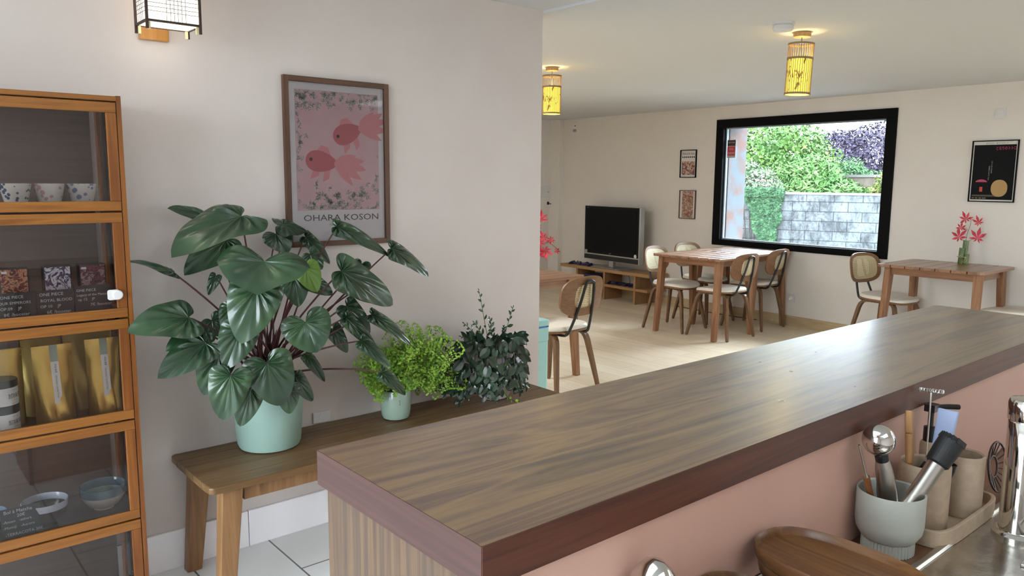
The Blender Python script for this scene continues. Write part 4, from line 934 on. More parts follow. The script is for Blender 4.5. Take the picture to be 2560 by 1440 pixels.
# ------------------------------------------------------------------ slatted acacia tables
def make_table(label, w_, d_):
    t = thing('dining_table', label, 'table', (0, 0, 0), 0, 'slatted acacia tables')
    k = 7; sd = d_/k; zt = .775
    for i in range(k):
        y0 = -d_/2+i*sd+.003; y1 = y0+sd-.006; e = .022
        if i == 0: P = [(-w_/2+e, y0), (w_/2-e, y0), (w_/2, y0+e), (w_/2, y1), (-w_/2, y1), (-w_/2, y0+e)]
        elif i == k-1: P = [(-w_/2, y0), (w_/2, y0), (w_/2, y1-e), (w_/2-e, y1), (-w_/2+e, y1), (-w_/2, y1-e)]
        else: P = [(-w_/2, y0), (w_/2, y0), (w_/2, y1), (-w_/2, y1)]
        MB().prism(P, zt-.022, zt).build('slat', acacia, t, bevel=.0025)
    ax, ay = w_/2-.09, d_/2-.07
    for s in (-1, 1):
        MB().bb(-ax, ax, s*ay-.011, s*ay+.011, zt-.082, zt-.022).build('apron', acacia, t, bevel=.002)
        MB().box((s*ax, 0, zt-.052), (.022, 2*ay-.02, .06)).build('apron', acacia_y, t, bevel=.002)
        for q in (-1, 1):
            x0, x1 = s*(ax-.052), s*(ax+.03); y0, y1 = q*(ay-.018), q*(ay+.03)
            o = .05; a = [(x0+s*(o+.030), y0+q*.02, 0), (x1+s*(o-.008), y0+q*.02, 0), (x1+s*(o-.008), y1+q*.016, 0), (x0+s*(o+.030), y1+q*.016, 0)]
            b_ = [(x0, y0, zt-.022), (x1, y0, zt-.022), (x1, y1, zt-.022), (x0, y1, zt-.022)]
            if s*q < 0: a = a[::-1]; b_ = b_[::-1]
            MB().hexa(a, b_).build('leg', acacia_leg, t, bevel=.004)
    return t
tb = make_table('slatted wooden table of the joined pair, the half nearer the counter', .675, .78)
tb.location = (6.318, 4.54, 0)
dup(tb, (7.00, 4.60, 0), 0, 'slatted wooden table of the joined pair, the half touching the window')
dup(tb, (6.86, 2.56, 0), 0, 'single slatted wooden table with the red maple vase, under the black poster', 1.045)
dup(tb, (3.845, 4.46, 0), 0, 'slatted wooden table cut off by the left wall end, behind the mint bin')
# ------------------------------------------------------------------ maple leaf vases
red_m = mat('red_silk_maple', sr('B01C2C'), .6); n_ = noise(red_m, coords(red_m), 30, 2); L(red_m, ramp(red_m, n_, [(.35, sr('8E1420')), (.65, sr('D2344A'))]), BC(red_m))
bam = mottled('green_bamboo', sr('4E6236'), sr('6E7E50'), 12, .45, 0); bam_in = mat('pale_cut_bamboo', sr('B8AC88'), .7); rope = mat('jute_string', sr('C2B08A'), .9)
def maple(parent, c, s, nrm, rot, seed):
    rnd = random.Random(seed); nrm = Vector(nrm).normalized(); u = nrm.cross(Vector((0, 0, 1))).normalized(); v_ = u.cross(nrm); c = Vector(c); mb = MB()
    for k, (a, l) in enumerate([(0, 1), (48, .85), (-48, .85), (98, .7), (-98, .7), (145, .45), (-145, .45)]):
        a = R(a+rot); l *= s*rnd.uniform(.85, 1.15); d = u*math.sin(a)+v_*math.cos(a); q = nrm.cross(d); w2 = l*.16; dr = nrm*rnd.uniform(-.25, .35)
        P = [c, c+d*l*.3+q*w2*.7, c+d*l*.55+q*w2+dr*l*.2, c+d*l+dr*l*.6, c+d*l*.55-q*w2+dr*l*.2, c+d*l*.3-q*w2*.7]
        ctr = c+d*l*.5+dr*l*.1-nrm*.003; mb.raw(P+[ctr], [(i, (i+1) % 6, 6) for i in range(6)])
    return mb.build('maple_leaf', red_m, parent)
mv = thing('maple_vase', 'three tied bamboo tubes holding red maple leaves on the single table', 'vase', (7.10, 2.52, .8105), R(-40))
for (x, y, r, h) in ((-.022, -.014, .021, .135), (.020, .012, .022, .195), (.012, -.032, .021, .085)):
    b_ = MB().lathe([(r*.95, 0), (r, .002), (r, h*.45), (r*1.04, h*.46), (r, h*.47), (r*.98, h)], 24, Matrix.Translation((x, y, 0)) @ Matrix.Rotation(R(2), 4, 'Y')).build('bamboo_tube', bam, mv, True)
    MB().lathe([(r*.97, h+.0005), (r*.78, h+.001), (r*.74, h-.008), (.001, h-.008)], 24, Matrix.Translation((x, y, 0)) @ Matrix.Rotation(R(2), 4, 'Y'), cap=False).build('cut_end', bam_in, b_, True)
MB().tube([(.046*math.cos(a), -.008+.042*math.sin(a), .06) for a in [2*PI*i/28 for i in range(28)]], .0022, 6, closed=True).tube([(-.03, -.05, .06), (-.05, -.062, .075), (-.075, -.06, .07)], .0015, 5).tube([(-.01, -.055, .06), (0, -.062, .03), (-.018, -.058, .012)], .0015, 5).tube([(-.01, -.055, .06), (-.02, -.062, .03), (-.03, -.058, .02)], .0015, 5).build('string', rope, mv, True)
MB().tube([(.02, .012, .18), (.03, .01, .26), (.05, .01, .33), (.045, 0, .37), (.01, -.01, .385)], .0016, 5).tube([(.035, .01, .28), (.01, 0, .30), (-.03, 0, .302)], .0013, 5).tube([(.02, .012, .18), (.08, 0, .215)], .0013, 5).tube([(.045, 0, .37), (.07, 0, .375)], .0013, 5).tube([(.02, .012, .185), (-.03, -.01, .22)], .0013, 5).build('twig', wiry, mv, True)
for c, s, rot in (((-.01, -.02, .375), .085, 25), ((.105, -.01, .345), .062, 15), ((-.04, -.01, .30), .060, -10), ((-.06, -.03, .225), .092, 8), ((.10, -.02, .215), .095, -12)): maple(mv, c, s, (-.1, -1, .15), rot, int(s*1000))
mv2 = thing('maple_arrangement', 'red maple leaf branches standing on the left table, half hidden by the wall', 'flower arrangement', (4.06, 4.56, .7755), R(-40))
MB().lathe([(.03, 0), (.032, .003), (.032, .15), (.030, .152)], 24).build('bamboo_tube', bam, mv2, True)
MB().tube([(0, 0, .13), (.02, 0, .25), (.06, .02, .32)], .002, 5).tube([(0, 0, .13), (.04, 0, .2), (.14, .0, .22), (.22, -.01, .16)], .002, 5).tube([(0, 0, .13), (0, 0, .3), (.0, 0, .42)], .002, 5).build('twig', wiry, mv2, True)
for k, (c, s) in enumerate([((.08, 0, .40), .075), ((.045, 0, .34), .07), ((.10, 0, .255), .075), ((.16, 0, .24), .06), ((.06, 0, .22), .075), ((.11, -.01, .16), .085), ((.05, 0, .15), .08), ((.195, 0, .155), .045), ((.0, 0, .42), .08), ((-.03, 0, .28), .08)]): maple(mv2, c, s, (.1, -1, .5), k*37, k)
# ------------------------------------------------------------------ television on its stand
ts = thing('television_stand', 'low oak shelf unit carrying the television in the corner', 'tv stand', (7.13, 6.675, 0), -W_)
MB().bb(0, .33, -.80, .795, .345, .385).build('top_board', oak, ts, bevel=.002)
MB().bb(0, .33, -.78, .50, .165, .197).build('lower_shelf', oak, ts, bevel=.002)
for y in (-.56, -.035, .47):
    MB().bb(.01, .32, y-.015, y+.015, 0, .165).build('upright', oak_v, ts, bevel=.001); MB().bb(.01, .32, y-.015, y+.015, .197, .345).build('upright', oak_v, ts, bevel=.001)
tv = thing('television', 'flat television with black screen and silver side trim on the oak stand', 'television', (7.28, 6.64, .3855), -W_-R(3))
silver = mat('silver_tv_plastic', sr('A8A8A6'), .35, .4); scr = mat('black_glossy_screen', sr('050507'), .15, 0, .2)
MB().bb(-.03, .045, -.52, .52, .085, .775).build('cabinet_shell', silver, tv, bevel=.004)
MB().bb(-.034, -.029, -.505, .505, .165, .77).build('bezel', scr, tv, bevel=.002)
MB().bb(-.0365, -.0338, -.468, .468, .205, .735).build('screen', mat('dark_display', sr('030304'), .12, 0, .15), tv)
MB().bb(-.036, -.029, -.505, .505, .150, .163).build('silver_strip', silver, tv)
MB().bb(-.034, -.029, -.505, .505, .092, .149).build('speaker_bar', black_pl, tv)
text('SONY', .015, axes((-.0372, .02, .178), (0, -1, 0), (0, 0, 1)), silver, 'lettering', tv)
text('BRAVIA', .009, axes((-.0372, .46, .745), (0, -1, 0), (0, 0, 1)), silver, 'lettering', tv)
MB().lathe([(.024, 0), (.024, .001), (.001, .0012)], 24, axes((-.0368, -.46, .185), (0, -1, 0), (0, 0, 1))).build('round_sticker', white_pl, tv)
MB().box((-.036, .47, .185), (.004, .045, .04)).build('square_sticker', mat('grey_sticker', sr('9A9A96'), .5), tv)
MB().bb(-.02, .03, -.04, .04, .012, .09).build('stand_neck', silver, tv, bevel=.004)
MB().prism([(-.13, -.26), (.13, -.30), (.13, .30), (-.13, .26)], 0, .012).build('stand_base', mat('grey_glass_base', sr('7E8488'), .15), tv, bevel=.003)
navy = mat('navy_controller_plastic', sr('1C1F4A'), .35)
def make_pad(label):
    t = thing('game_controller', label, 'game controller', (0, 0, 0), 0, 'navy game controllers')
    MB().hexa([(-.045, -.025, .006), (.045, -.025, .006), (.05, .03, .006), (-.05, .03, .006)], [(-.042, -.02, .034), (.042, -.02, .034), (.046, .026, .034), (-.046, .026, .034)]).build('body', navy, t, bevel=.008)
    for s in (-1, 1):
        MB().tube([(s*.045, .015, .022), (s*.062, -.005, .022), (s*.075, -.04, .016), (s*.078, -.058, .013)], [.022, .021, .016, .011], 12).build('grip', navy, t, True)
        MB().lathe([(.008, .03), (.007, .044), (.010, .047), (.009, .05)], 14, Matrix.Translation((s*.024, -.012, 0))).build('thumb_stick', black_pl, t, True)
    MB().tube([(0, .03, .02), (.005, .06, .008), (.03, .09, .004), (.06, .10, .004)], .002, 6).build('cable', black_pl, t, True)
    return t
pd = make_pad('navy game controller, left one on top of the oak shelf unit')
cW = math.cos(-W_); sW = math.sin(-W_)
def tsw(x, y, z): return (7.13+x*cW-y*sW, 6.675+x*sW+y*cW, z)
pd.location = tsw(.08, .56, .3855); pd.rotation_euler = (0, 0, R(-75))
dup(pd, tsw(.085, .33, .3855), R(-110), 'navy game controller, right one on top of the oak shelf unit')
for k, (y, x, zz) in enumerate([(-.13, .09, 0), (-.23, .12, 0), (-.32, .09, 0), (-.41, .12, 0), (-.49, .095, 0)]):
    dup(pd, tsw(x, y, .1975), R(-80-10*(k % 3)), 'navy game controller in the middle shelf compartment, %s' % ['beside the left upright', 'second from the left upright', 'in the middle of the row', 'second from the right upright', 'beside the right upright'][k], .8)
for label, y, z, h, c in (('slim black console on the left shelf compartment, bottom of the pair', .23, .1975, .045, sr('16181E')), ('dark navy console stacked on the black one in the left compartment', .24, .2435, .04, sr('22264A'))):
    t = thing('game_console', label, 'game console', tsw(.16, y, z), -W_)
    MB().bb(-.11, .11, -.15, .15, 0, h).build('casing', mat('console_plastic', c, .4), t, bevel=.005); MB().bb(-.112, -.11, -.12, .05, h*.4, h*.55).build('disc_slot', mat('slot_grey', sr('50545C'), .4), t)
cbl = MB().tube([tsw(.10, -.36, .345), tsw(.12, -.37, .30), tsw(.1, -.40, .25), tsw(.1, -.39, .21)], .003, 6).build('hanging_cable', black_pl, None, True); tag(cbl, 'black cable hanging in the middle shelf compartment', 'cable')
cbl = MB().tube([tsw(.30, .2, .16), tsw(.28, .12, .08), tsw(.26, .02, .06), tsw(.30, -.1+.12, .15)], .003, 6).build('hanging_cable', black_pl, None, True); tag(cbl, 'black cable looping beneath the left shelf compartment', 'cable')
cbl = MB().tube([wl(6.1, -.02, .004), wl(5.9, -.05, .004), wl(5.5, -.06, .004), wl(5.2, -.05, .004), wl(5.0, -.02, .004)], .004, 6).build('floor_cable', black_pl, None, True); tag(cbl, 'black cable lying on the floor along the wooden skirting', 'cable')
# ------------------------------------------------------------------ small wall pictures, poster, switches
def wallM(s, z, t=0): return axes(wl(s, t, z), -WD, (0, 0, 1))   # x to the right as seen from the room, z to the room
def wframe(label, s, z0, w_, h_, fm, build, nm='framed_print'):
    t = bpy.data.objects.new(nm, None); col.objects.link(t); t.matrix_world = wallM(s, z0); t.empty_display_size = .05; tag(t, label, 'framed print')
    b_ = .008
    MB().bb(-w_/2, -w_/2+b_, 0, h_, 0, .018).bb(w_/2-b_, w_/2, 0, h_, 0, .018).bb(-w_/2+b_, w_/2-b_, 0, b_, 0, .018).bb(-w_/2+b_, w_/2-b_, h_-b_, h_, 0, .018).build('frame', fm, t)
    MB().bb(-w_/2+b_, w_/2-b_, b_, h_-b_, .003, .006).build('paper', mat('poster_paper', sr('D8D4CE'), .7), t)
    build(t); return t
def b1(t):
    MB().bb(-.095, .095, .03, .185, .006, .0066).build('printed_picture', art_mat('abstract_comic_print', [sr('4A3030'), sr('C09078'), sr('D8C4B0'), sr('8A4A40'), sr('504858'), sr('C8A088')], 28, 5, .7), t)
    text('DRAGON BALL', .034, Matrix.Translation((-.098, .262, .0068)), ink, 'lettering', t, width=.196)
    for k in range(7): MB().lathe([(.0095, .006), (.0095, .0068)], 14, Matrix.Translation((-.084+k*.028, .235, 0))).build('printed_dot', ink, t)
wframe('small black framed print with lettering, upper of the pair left of the window', 6.03, 1.522, .235, .318, black_frame, b1)
def b2(t): MB().bb(-.082, .082, .012, .318, .006, .0066).build('printed_picture', art_mat('abstract_red_beige_print', [sr('5A3A38'), sr('A87868'), sr('C8B8A0'), sr('8A3A38'), sr('7A6A5A'), sr('C09A8A')], 32, 9, .7), t)
wframe('small brown framed print, lower of the pair left of the window', 6.02, 1.047, .24, .33, mat('brown_print_frame', sr('5A4236'), .5), b2)
def b3(t):
    w_, h_ = .345, .508
    MB().bb(-w_/2+.012, w_/2-.014, .020, h_-.036, .006, .0066).build('printed_ground', mat('poster_black_print', sr('090C0E'), .7, 0, .2), t)
    text('忘れものを、届けにきました。', .0135, Matrix.Translation((-.075, h_-.029, .0068)), ink, 'lettering', t, width=.175)
    text('となりのトトロ', .034, Matrix.Translation((.005, h_-.078, .0070)), mat('magenta_print', sr('C83A70'), .6), 'lettering', t, width=.148)
    MB().prism(superell(.125, .14, 2.2, 32, .055, .115), .0066, .0071).build('printed_tan_shape', mat('tan_print', sr('B08E5A'), .6), t)
    MB().prism([(-.13+.045*math.cos(a)+.045, .165+.022*math.sin(a)) for a in [PI*i/14 for i in range(15)]], .0066, .0071).build('printed_pink_shape', mat('pink_print', sr('B83E66'), .6), t)
    MB().bb(-.095, -.072, .085, .125, .0066, .0071).build('printed_red_shape', mat('red_print', sr('B8402E'), .6), t)
    MB().bb(-.150, .05, .045, .060, .0066, .0070).build('printed_brown_shape', mat('olive_brown_print', sr('4E4430'), .6), t)
    text('原作・脚本・監督  宮崎 駿', .010, Matrix.Translation((-.15, .028, .0071)), mat('cream_print', sr('C8C0A8'), .6), 'lettering', t, width=.11)
    text('このへんないきものは', .011, axes((-.018, .34, .0071), (0, -1, 0), (1, 0, 0)), chalk, 'lettering', t, width=.10)
    text('まだ日本にいるのです。たぶん。', .011, axes((-.036, .30, .0071), (0, -1, 0), (1, 0, 0)), chalk, 'lettering', t, width=.12)
wframe('black film poster in thin frame with pink lettering, right of the window', 2.79, 1.328, .352, .508, black_frame, b3, 'framed_poster')
def plate(label, s, z, w_, h_, kids, nm, cat):
    t = bpy.data.objects.new(nm, None); col.objects.link(t); t.matrix_world = wallM(s, z); t.empty_display_size = .03; tag(t, label, cat)
    MB().bb(-w_/2, w_/2, -h_/2, h_/2, 0, .009).build('cover_plate', white_pl, t, bevel=.003); kids(t)
plate('white square light switch high on the wall above the film poster', 2.775, 2.052, .085, .085, lambda t: MB().hexa([(-.022, -.022, .009), (.022, -.022, .009), (.022, .022, .009), (-.022, .022, .009)], [(-.02, -.022, .012), (.02, -.022, .012), (.02, .022, .017), (-.02, .022, .017)]).build('rocker', white_pl, t), 'light_switch', 'switch')
plate('white socket low on the wall right of the joined tables', 4.60, .29, .085, .085, lambda t: MB().lathe([(.021, .009), (.021, .0105)], 24).tube([(0, 0, .01), (0, .0, .03), (0, -.02, .04)], [.014, .013, .008], 10).build('plug', mat('ivory_plug', sr('EDE8DC'), .4), t, True), 'wall_socket', 'socket')
t = thing('motion_sensor', 'small white motion sensor high in the corner above the television', 'sensor', (7.555, 7.62, 2.12), R(40))
MB().bb(-.02, .02, -.033, .033, 0, .13).build('housing', white_pl, t, bevel=.006); MB().bb(-.022, -.018, -.025, .025, .01, .045).build('grey_lens', mat('grey_lens', sr('8A8A8A'), .4), t, bevel=.002); MB().lathe([(.008, 0), (.008, .004)], 12, axes((-.021, 0, .088), (0, -1, 0), (0, 0, 1))).build('camera_eye', black_pl, t)
t = thing('thermostat', 'white wall box on the far wall at the left wall end', 'thermostat', (7.43, 8.05, 1.245), 0)
MB().bb(-.12, .075, -.03, 0, 0, .15).build('housing', white_pl, t, bevel=.004)
MB().bb(.01, .03, -.034, -.03, .06, .08).build('button', mat('grey_button', sr('A0A0A0'), .4), t)
t = thing('coat_hook', 'small black hook below the white wall box on the far wall', 'hook', (7.47, 8.05, 1.14), 0)
MB().box((0, -.005, .02), (.03, .01, .04)).tube([(0, -.01, .02), (.02, -.04, .01), (.03, -.05, .03)], .006, 8).build('hook_arm', black_pl, t, True)
# alarm sticker on the glass
t = bpy.data.objects.new('alarm_sticker', None); col.objects.link(t); t.matrix_world = wallM(5.468, 1.74, .036); tag(t, 'black and red alarm warning sticker on the upper left of the window glass', 'sticker')
MB().bb(-.055, .055, 0, .195, 0, .0008).build('sticker_backing', mat('grey_sticker_backing', sr('A8A4A0'), .6), t)
MB().bb(-.050, .050, .130, .190, .0008, .0014).build('black_field', black_pl, t); MB().bb(-.050, .050, .025, .122, .0008, .0014).build('red_field', mat('red_sticker', sr('B4222E'), .5), t)
text('SECTOR', .024, Matrix.Translation((-.042, .158, .0018)), white_pl, 'lettering', t, width=.084); text('ALARM', .012, Matrix.Translation((-.036, .14, .0018)), mat('red_lettering', sr('C03038'), .5), 'lettering', t, width=.072)
text('Réponse', .014, Matrix.Translation((-.03, .10, .0018)), white_pl, 'lettering', t, width=.056); text('Immédiate', .014, Matrix.Translation((-.034, .083, .0018)), white_pl, 'lettering', t, width=.066)
for k in range(3): MB().ring(rrect(.022, .022, .004, 3, -.03+k*.03, .052), rrect(.016, .016, .002, 3, -.03+k*.03, .052), .0014, .0018).build('pictogram', white_pl, t)
# ------------------------------------------------------------------ pendant lamps and smoke detector
yshade = bpy.data.materials.new('lit_yellow_paper'); yshade.use_nodes = True
b = yshade.node_tree.nodes['Principled BSDF']; b.inputs['Roughness'].default_value = .7
sv = coords(yshade, (30, 30, 14)); s1_ = noise(yshade, sv, 1.0, 4, .7, .5); cc = ramp(yshade, s1_, [(.56, sr('F2DC5A')), (.60, sr('6A5420'))]); L(yshade, cc, BC(yshade)); L(yshade, cc, b.inputs['Emission Color']); b.inputs['Emission Strength'].default_value = 1.0
bam_rod = mat('bamboo_rods', sr('A8865A'), .6); ring_m = mat('bamboo_hoop', sr('8A7452'), .6); canopy_m = wood('canopy_wood', [sr('A0784E'), sr('C09A6C'), sr('B08A5E')], 0, 3, .5)
def pendant(label, x, y, tilt):
    t = thing('pendant_lamp', label, 'pendant lamp', (x, y, ZC2), 0, 'bamboo pendant lamps'); t.rotation_euler = (R(tilt), R(tilt*.5), 0)
    MB().lathe([(.044, -.028), (.047, -.026), (.047, -.002)], 36).build('ceiling_canopy', canopy_m, t, True)
    MB().tube([(0, 0, -.028), (0, 0, -.17)], .0025, 6).build('cord', mat('grey_cord', sr('6A6458'), .7), t)
    r = .067; z0, z1, zm = -.335, -.062, -.145
    sh = MB().lathe([(r-.003, z0), (r-.003, zm)], 40, cap=False).build('paper_shade', yshade, t, True)
    mb = MB()
    for i in range(34):
        a = 2*PI*i/34; mb.tube([(r*math.cos(a), r*math.sin(a), z0), (r*math.cos(a), r*math.sin(a), z1)], .0017, 4)
    mb.build('bamboo_rods', bam_rod, t)
    for z in (z0, zm, z1-.006): MB().lathe([(r-.002, z-.002), (r+.0035, z-.002), (r+.0035, z+.009), (r-.002, z+.009), (r-.002, z-.002)], 40, cap=False).build('hoop', ring_m, t, True)
    MB().lathe([(.003, -.205), (.03, -.225), (.032, -.26), (.018, -.285), (.001, -.29)], 20).build('bulb', emis('warm_bulb_glass', (1, .86, .55), 5), t, True)
    point('pendant_bulb', (x, y, ZC2-.315), 1.1, (1, .80, .42), .04)
    point('pendant_bulb', (x, y, ZC2-.115), .9, (1, .82, .48), .02)
pendant('bamboo and yellow paper pendant lamp beside the smoke detector', 4.09, 2.362, 1.5); pendant('bamboo and yellow paper pendant lamp next to the left wall end', 4.005, 4.29, 0)
t = thing('smoke_detector', 'round white smoke detector on the ceiling beside the right pendant lamp', 'smoke detector', (3.775, 2.29, ZC2))
MB().lathe([(.055, -.012), (.057, -.01), (.057, 0)], 36).build('base_ring', white_pl, t, True)
MB().lathe([(.02, -.044), (.045, -.042), (.052, -.034), (.052, -.018), (.046, -.016), (.046, -.010)], 36).build('cover', white_pl, t, True); MB().lathe([(.012, -.0465), (.013, -.044)], 20).build('test_button', white_pl, t, True)
# ------------------------------------------------------------------ mint bin
t = thing('mint_bin', 'tall mint green pedal bin with blue liner showing, by the wall end', 'bin', (3.105, 3.575, 0), 0)
MB().prism(rrect(.24, .27, .03), .01, .50).build('bin_body', mint_bin, t, bevel=.003); MB().prism(rrect(.245, .275, .03), .50, .585).build('upper_band', mint_bin, t, bevel=.003)
MB().ring(rrect(.247, .277, .03), rrect(.24, .27, .03), .585, .592).build('blue_liner', mat('blue_liner', sr('3A78C0'), .4), t); MB().prism(rrect(.25, .28, .03), .592, .632).build('lid', mint_bin, t, bevel=.01); MB().prism(rrect(.22, .25, .03), 0, .012).build('base', black_pl, t)
# ------------------------------------------------------------------ garden outside the window
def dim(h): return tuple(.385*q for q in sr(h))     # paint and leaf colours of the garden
V0 = Vector((14.12, 7.85, 0)); az = R(-20); BD = Vector((math.sin(az), math.cos(az), 0)); BN = Vector((math.cos(az), -math.sin(az), 0))
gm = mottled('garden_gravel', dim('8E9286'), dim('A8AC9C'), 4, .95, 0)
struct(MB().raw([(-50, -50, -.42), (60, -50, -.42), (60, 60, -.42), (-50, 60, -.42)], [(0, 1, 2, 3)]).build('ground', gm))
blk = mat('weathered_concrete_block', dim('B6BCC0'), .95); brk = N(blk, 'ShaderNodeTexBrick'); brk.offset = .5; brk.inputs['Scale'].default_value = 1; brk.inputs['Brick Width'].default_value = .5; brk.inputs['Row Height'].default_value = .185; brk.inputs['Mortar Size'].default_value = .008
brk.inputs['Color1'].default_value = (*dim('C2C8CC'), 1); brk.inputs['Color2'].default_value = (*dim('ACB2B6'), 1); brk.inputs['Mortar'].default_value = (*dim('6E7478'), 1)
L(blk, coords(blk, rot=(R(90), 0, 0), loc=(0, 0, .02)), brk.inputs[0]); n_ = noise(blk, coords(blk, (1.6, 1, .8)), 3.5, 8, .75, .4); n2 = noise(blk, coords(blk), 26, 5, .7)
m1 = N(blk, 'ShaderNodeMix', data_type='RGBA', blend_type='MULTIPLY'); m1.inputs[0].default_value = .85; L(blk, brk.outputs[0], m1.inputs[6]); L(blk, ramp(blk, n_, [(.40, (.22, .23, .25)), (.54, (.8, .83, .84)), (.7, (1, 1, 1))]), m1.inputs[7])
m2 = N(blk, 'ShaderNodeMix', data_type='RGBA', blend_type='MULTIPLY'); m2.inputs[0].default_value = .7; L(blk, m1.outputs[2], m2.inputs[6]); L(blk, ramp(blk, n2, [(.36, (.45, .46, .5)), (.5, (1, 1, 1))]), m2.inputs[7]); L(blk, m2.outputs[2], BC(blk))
MB_ = axes(V0, BD, (0, 0, 1))
gw = thing('garden_wall', 'weathered concrete block garden wall seen through the window', 'garden wall', V0, 0); gw.rotation_euler = (0, 0, PI/2-az)
MB().bb(-7, 6, -.1, .1, -.42, 1.245).build('block_courses', blk, gw); MB().bb(-7, 6, -.115, .115, 1.245, 1.285).build('coping', mat('pale_coping', dim('C6CACC'), .9), gw)
def leafcloud(blobs, n, s, m, seed, parent, name, up_=.3, flat=False, elong=1.8):
    rnd = random.Random(seed); v = []; f = []; tot = sum(b[3]*b[4]*b[5] for b in blobs)
    for (cx, cy, cz, rx, ry, rz) in blobs:
        k = int(n*rx*ry*rz/tot)
        for _ in range(k):
            while True:
                p = Vector((rnd.gauss(0, 1), rnd.gauss(0, 1), rnd.gauss(0, 1)))
                if p.length > .1: break
            p.normalize(); r = rnd.uniform(.55, 1.05)**.6*(1+.12*math.sin(p.x*5+cx)*math.cos(p.z*6+cy)); c = Vector((cx+p.x*rx*r, cy+p.y*ry*r, cz+p.z*rz*r))
            a = Vector((rnd.uniform(-1, 1), rnd.uniform(-1, 1), rnd.uniform(-1, .6))).normalized(); b_ = a.cross(p+Vector((rnd.uniform(-.5, .5), rnd.uniform(-.5, .5), rnd.uniform(-.2, .8))))
            if b_.length < .05: continue
            b_.normalize(); q = s*rnd.uniform(.6, 1.3); i = len(v); v += [c-a*q*.5*elong, c+b_*q*.42, c+a*q*.5*elong, c-b_*q*.42]; f += [(i, i+1, i+2, i+3)]
    return MB().raw(v, f).build(name, m, parent)
def foliage(name, c1, c2, c3, sc_=1.2):
    m = mat(name, c1, .6, 0, .3); n_ = noise(m, coords(m), sc_, 4, .8); L(m, ramp(m, n_, [(.35, c1), (.5, c2), (.68, c3)]), BC(m)); return m
def tree(name, label, cat, base, blobs, n, s, m, seed, trunk=.12, **k):
    t = thing(name, label, cat, base); leafcloud(blobs, n, s, m, seed, t, 'foliage', **k)
    h = max(b[2] for b in blobs); mb = MB().tube([(0, 0, 0), (.05, .03, h*.35), (0, .1, h*.8)], [trunk, trunk*.8, trunk*.4], 10)
    for b_ in blobs[:4]: mb.tube([(.05, .03, h*.35), (b_[0]*.5, b_[1]*.5, (h*.35+b_[2])/2), (b_[0]*.9, b_[1]*.9, b_[2])], [trunk*.5, trunk*.35, trunk*.15], 6)
    mb.build('trunk', mat('bark', dim('6A5A48'), .9), t, True); return t
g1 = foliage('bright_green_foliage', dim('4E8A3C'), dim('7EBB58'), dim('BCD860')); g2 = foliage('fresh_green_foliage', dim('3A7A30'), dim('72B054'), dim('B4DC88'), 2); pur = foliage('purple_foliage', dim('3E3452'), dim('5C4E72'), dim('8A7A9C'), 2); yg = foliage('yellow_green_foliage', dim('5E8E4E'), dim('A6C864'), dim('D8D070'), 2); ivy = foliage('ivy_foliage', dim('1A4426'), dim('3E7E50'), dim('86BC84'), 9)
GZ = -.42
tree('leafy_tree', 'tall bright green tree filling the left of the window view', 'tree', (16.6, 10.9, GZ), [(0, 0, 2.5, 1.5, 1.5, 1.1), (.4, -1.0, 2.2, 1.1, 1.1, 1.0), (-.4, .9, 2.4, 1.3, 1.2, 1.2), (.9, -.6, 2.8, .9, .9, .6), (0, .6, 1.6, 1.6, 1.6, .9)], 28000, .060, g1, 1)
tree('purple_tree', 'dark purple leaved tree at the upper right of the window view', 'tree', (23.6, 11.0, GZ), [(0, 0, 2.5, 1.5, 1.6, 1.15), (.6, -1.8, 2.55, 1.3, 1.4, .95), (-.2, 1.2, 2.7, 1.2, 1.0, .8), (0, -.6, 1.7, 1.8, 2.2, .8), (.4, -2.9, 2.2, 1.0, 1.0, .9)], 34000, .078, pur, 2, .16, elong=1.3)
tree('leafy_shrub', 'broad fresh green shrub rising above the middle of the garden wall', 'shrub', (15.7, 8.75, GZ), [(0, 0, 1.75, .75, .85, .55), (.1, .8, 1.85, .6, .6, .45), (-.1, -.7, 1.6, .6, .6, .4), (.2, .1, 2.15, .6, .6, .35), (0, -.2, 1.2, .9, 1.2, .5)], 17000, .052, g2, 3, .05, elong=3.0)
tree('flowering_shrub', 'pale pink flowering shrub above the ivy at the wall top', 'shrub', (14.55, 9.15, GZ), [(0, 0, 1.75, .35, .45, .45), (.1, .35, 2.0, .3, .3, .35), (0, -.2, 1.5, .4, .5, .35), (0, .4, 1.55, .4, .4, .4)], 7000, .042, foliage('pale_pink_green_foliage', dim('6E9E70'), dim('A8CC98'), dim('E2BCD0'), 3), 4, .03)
tree('leafy_shrub', 'yellow green shrub above the right end of the garden wall', 'shrub', (16.9, 7.1, GZ), [(0, 0, 1.75, .55, .7, .5), (.1, -.7, 1.9, .5, .6, .5), (0, .7, 1.55, .5, .5, .3), (.1, -.3, 2.2, .4, .5, .3)], 13000, .048, yg, 5, .04)
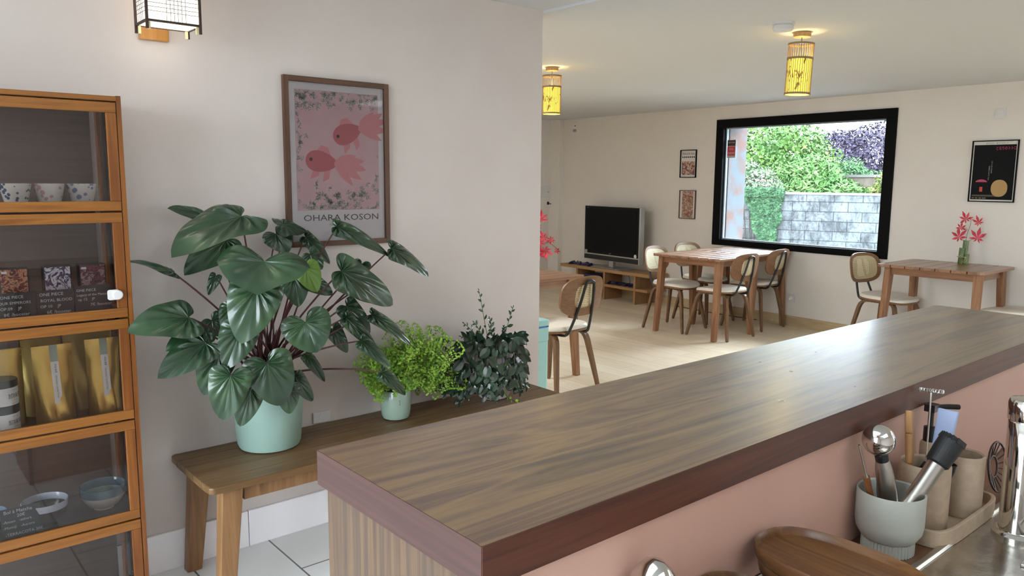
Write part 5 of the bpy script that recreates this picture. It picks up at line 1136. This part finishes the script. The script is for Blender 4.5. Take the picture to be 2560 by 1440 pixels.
tree('rounded_shrub', 'small rounded green shrub between the broad shrub and the purple tree', 'shrub', (18.6, 9.35, GZ), [(0, 0, 1.9, .6, .6, .6), (.2, -.6, 1.7, .5, .6, .5), (0, .5, 1.6, .6, .6, .5)], 8000, .045, foliage('mid_green_foliage', dim('3E7A46'), dim('66AA64'), dim('98CC80'), 2), 6, .05)
bw = thing('brick_wall', 'reddish brick wall overgrown beyond the concrete garden wall', 'brick wall', (17.6, 8.45, GZ), R(-20)); rub = mottled('reddish_masonry', dim('A08878'), dim('C8B8AC'), 5, .95, .3)  # short stretch of brick wall standing behind the block wall
MB().bb(-.15, .15, -.45, .45, 0, 2.02).build('stonework', rub, bw, bevel=.02); MB().bb(-.17, .17, -.47, .47, 2.02, 2.08).build('cap_stone', mat('cap_stone', dim('C0BCB6'), .9), bw)
# ivy hanging over the wall: a triangle narrowing downward
iv = thing('climbing_ivy', 'dark ivy growing in a downward wedge over the garden wall', 'ivy', V0, 0); iv.rotation_euler = (0, 0, PI/2-az)
rnd = random.Random(9); v = []; f = []
for _ in range(8500):
    z = rnd.uniform(-.05, 1.36); q = (z+.05)/1.4; u = .70+.28*(1-q)-.28; lo = .42+.22*max(0, 1-q)**2+.03*math.sin(z*14); hi = 1.20-.44*max(0, 1-q)**.9+.03*math.sin(z*11+1)
    x = rnd.uniform(lo, hi); y = .15+rnd.uniform(0, .07)+(.05 if z > 1.2 else 0)
    a = Vector((rnd.uniform(-1, 1), rnd.uniform(-.1, .5), rnd.uniform(-1, .2))).normalized(); b_ = a.cross(Vector((rnd.uniform(-.5, .5), 1, rnd.uniform(-.2, .8)))).normalized(); s = rnd.uniform(.022, .04)
    c = Vector((x, y, z)); i = len(v); v += [c-a*s*.8, c+b_*s*.7-a*s*.2, c+a*s, c-b_*s*.7-a*s*.2]; f.append((i, i+1, i+2, i+3))
MB().raw(v, f).build('foliage', ivy, iv)
mb = MB()
for k in range(7): mb.tube([(.75+.05*k, .135, -.42), (.7+.08*k, .14, .4), (.55+.13*k, .145, 1.2)], .01, 5)
mb.build('ivy_stem', mat('ivy_stem', dim('5A4A38'), .9), iv)
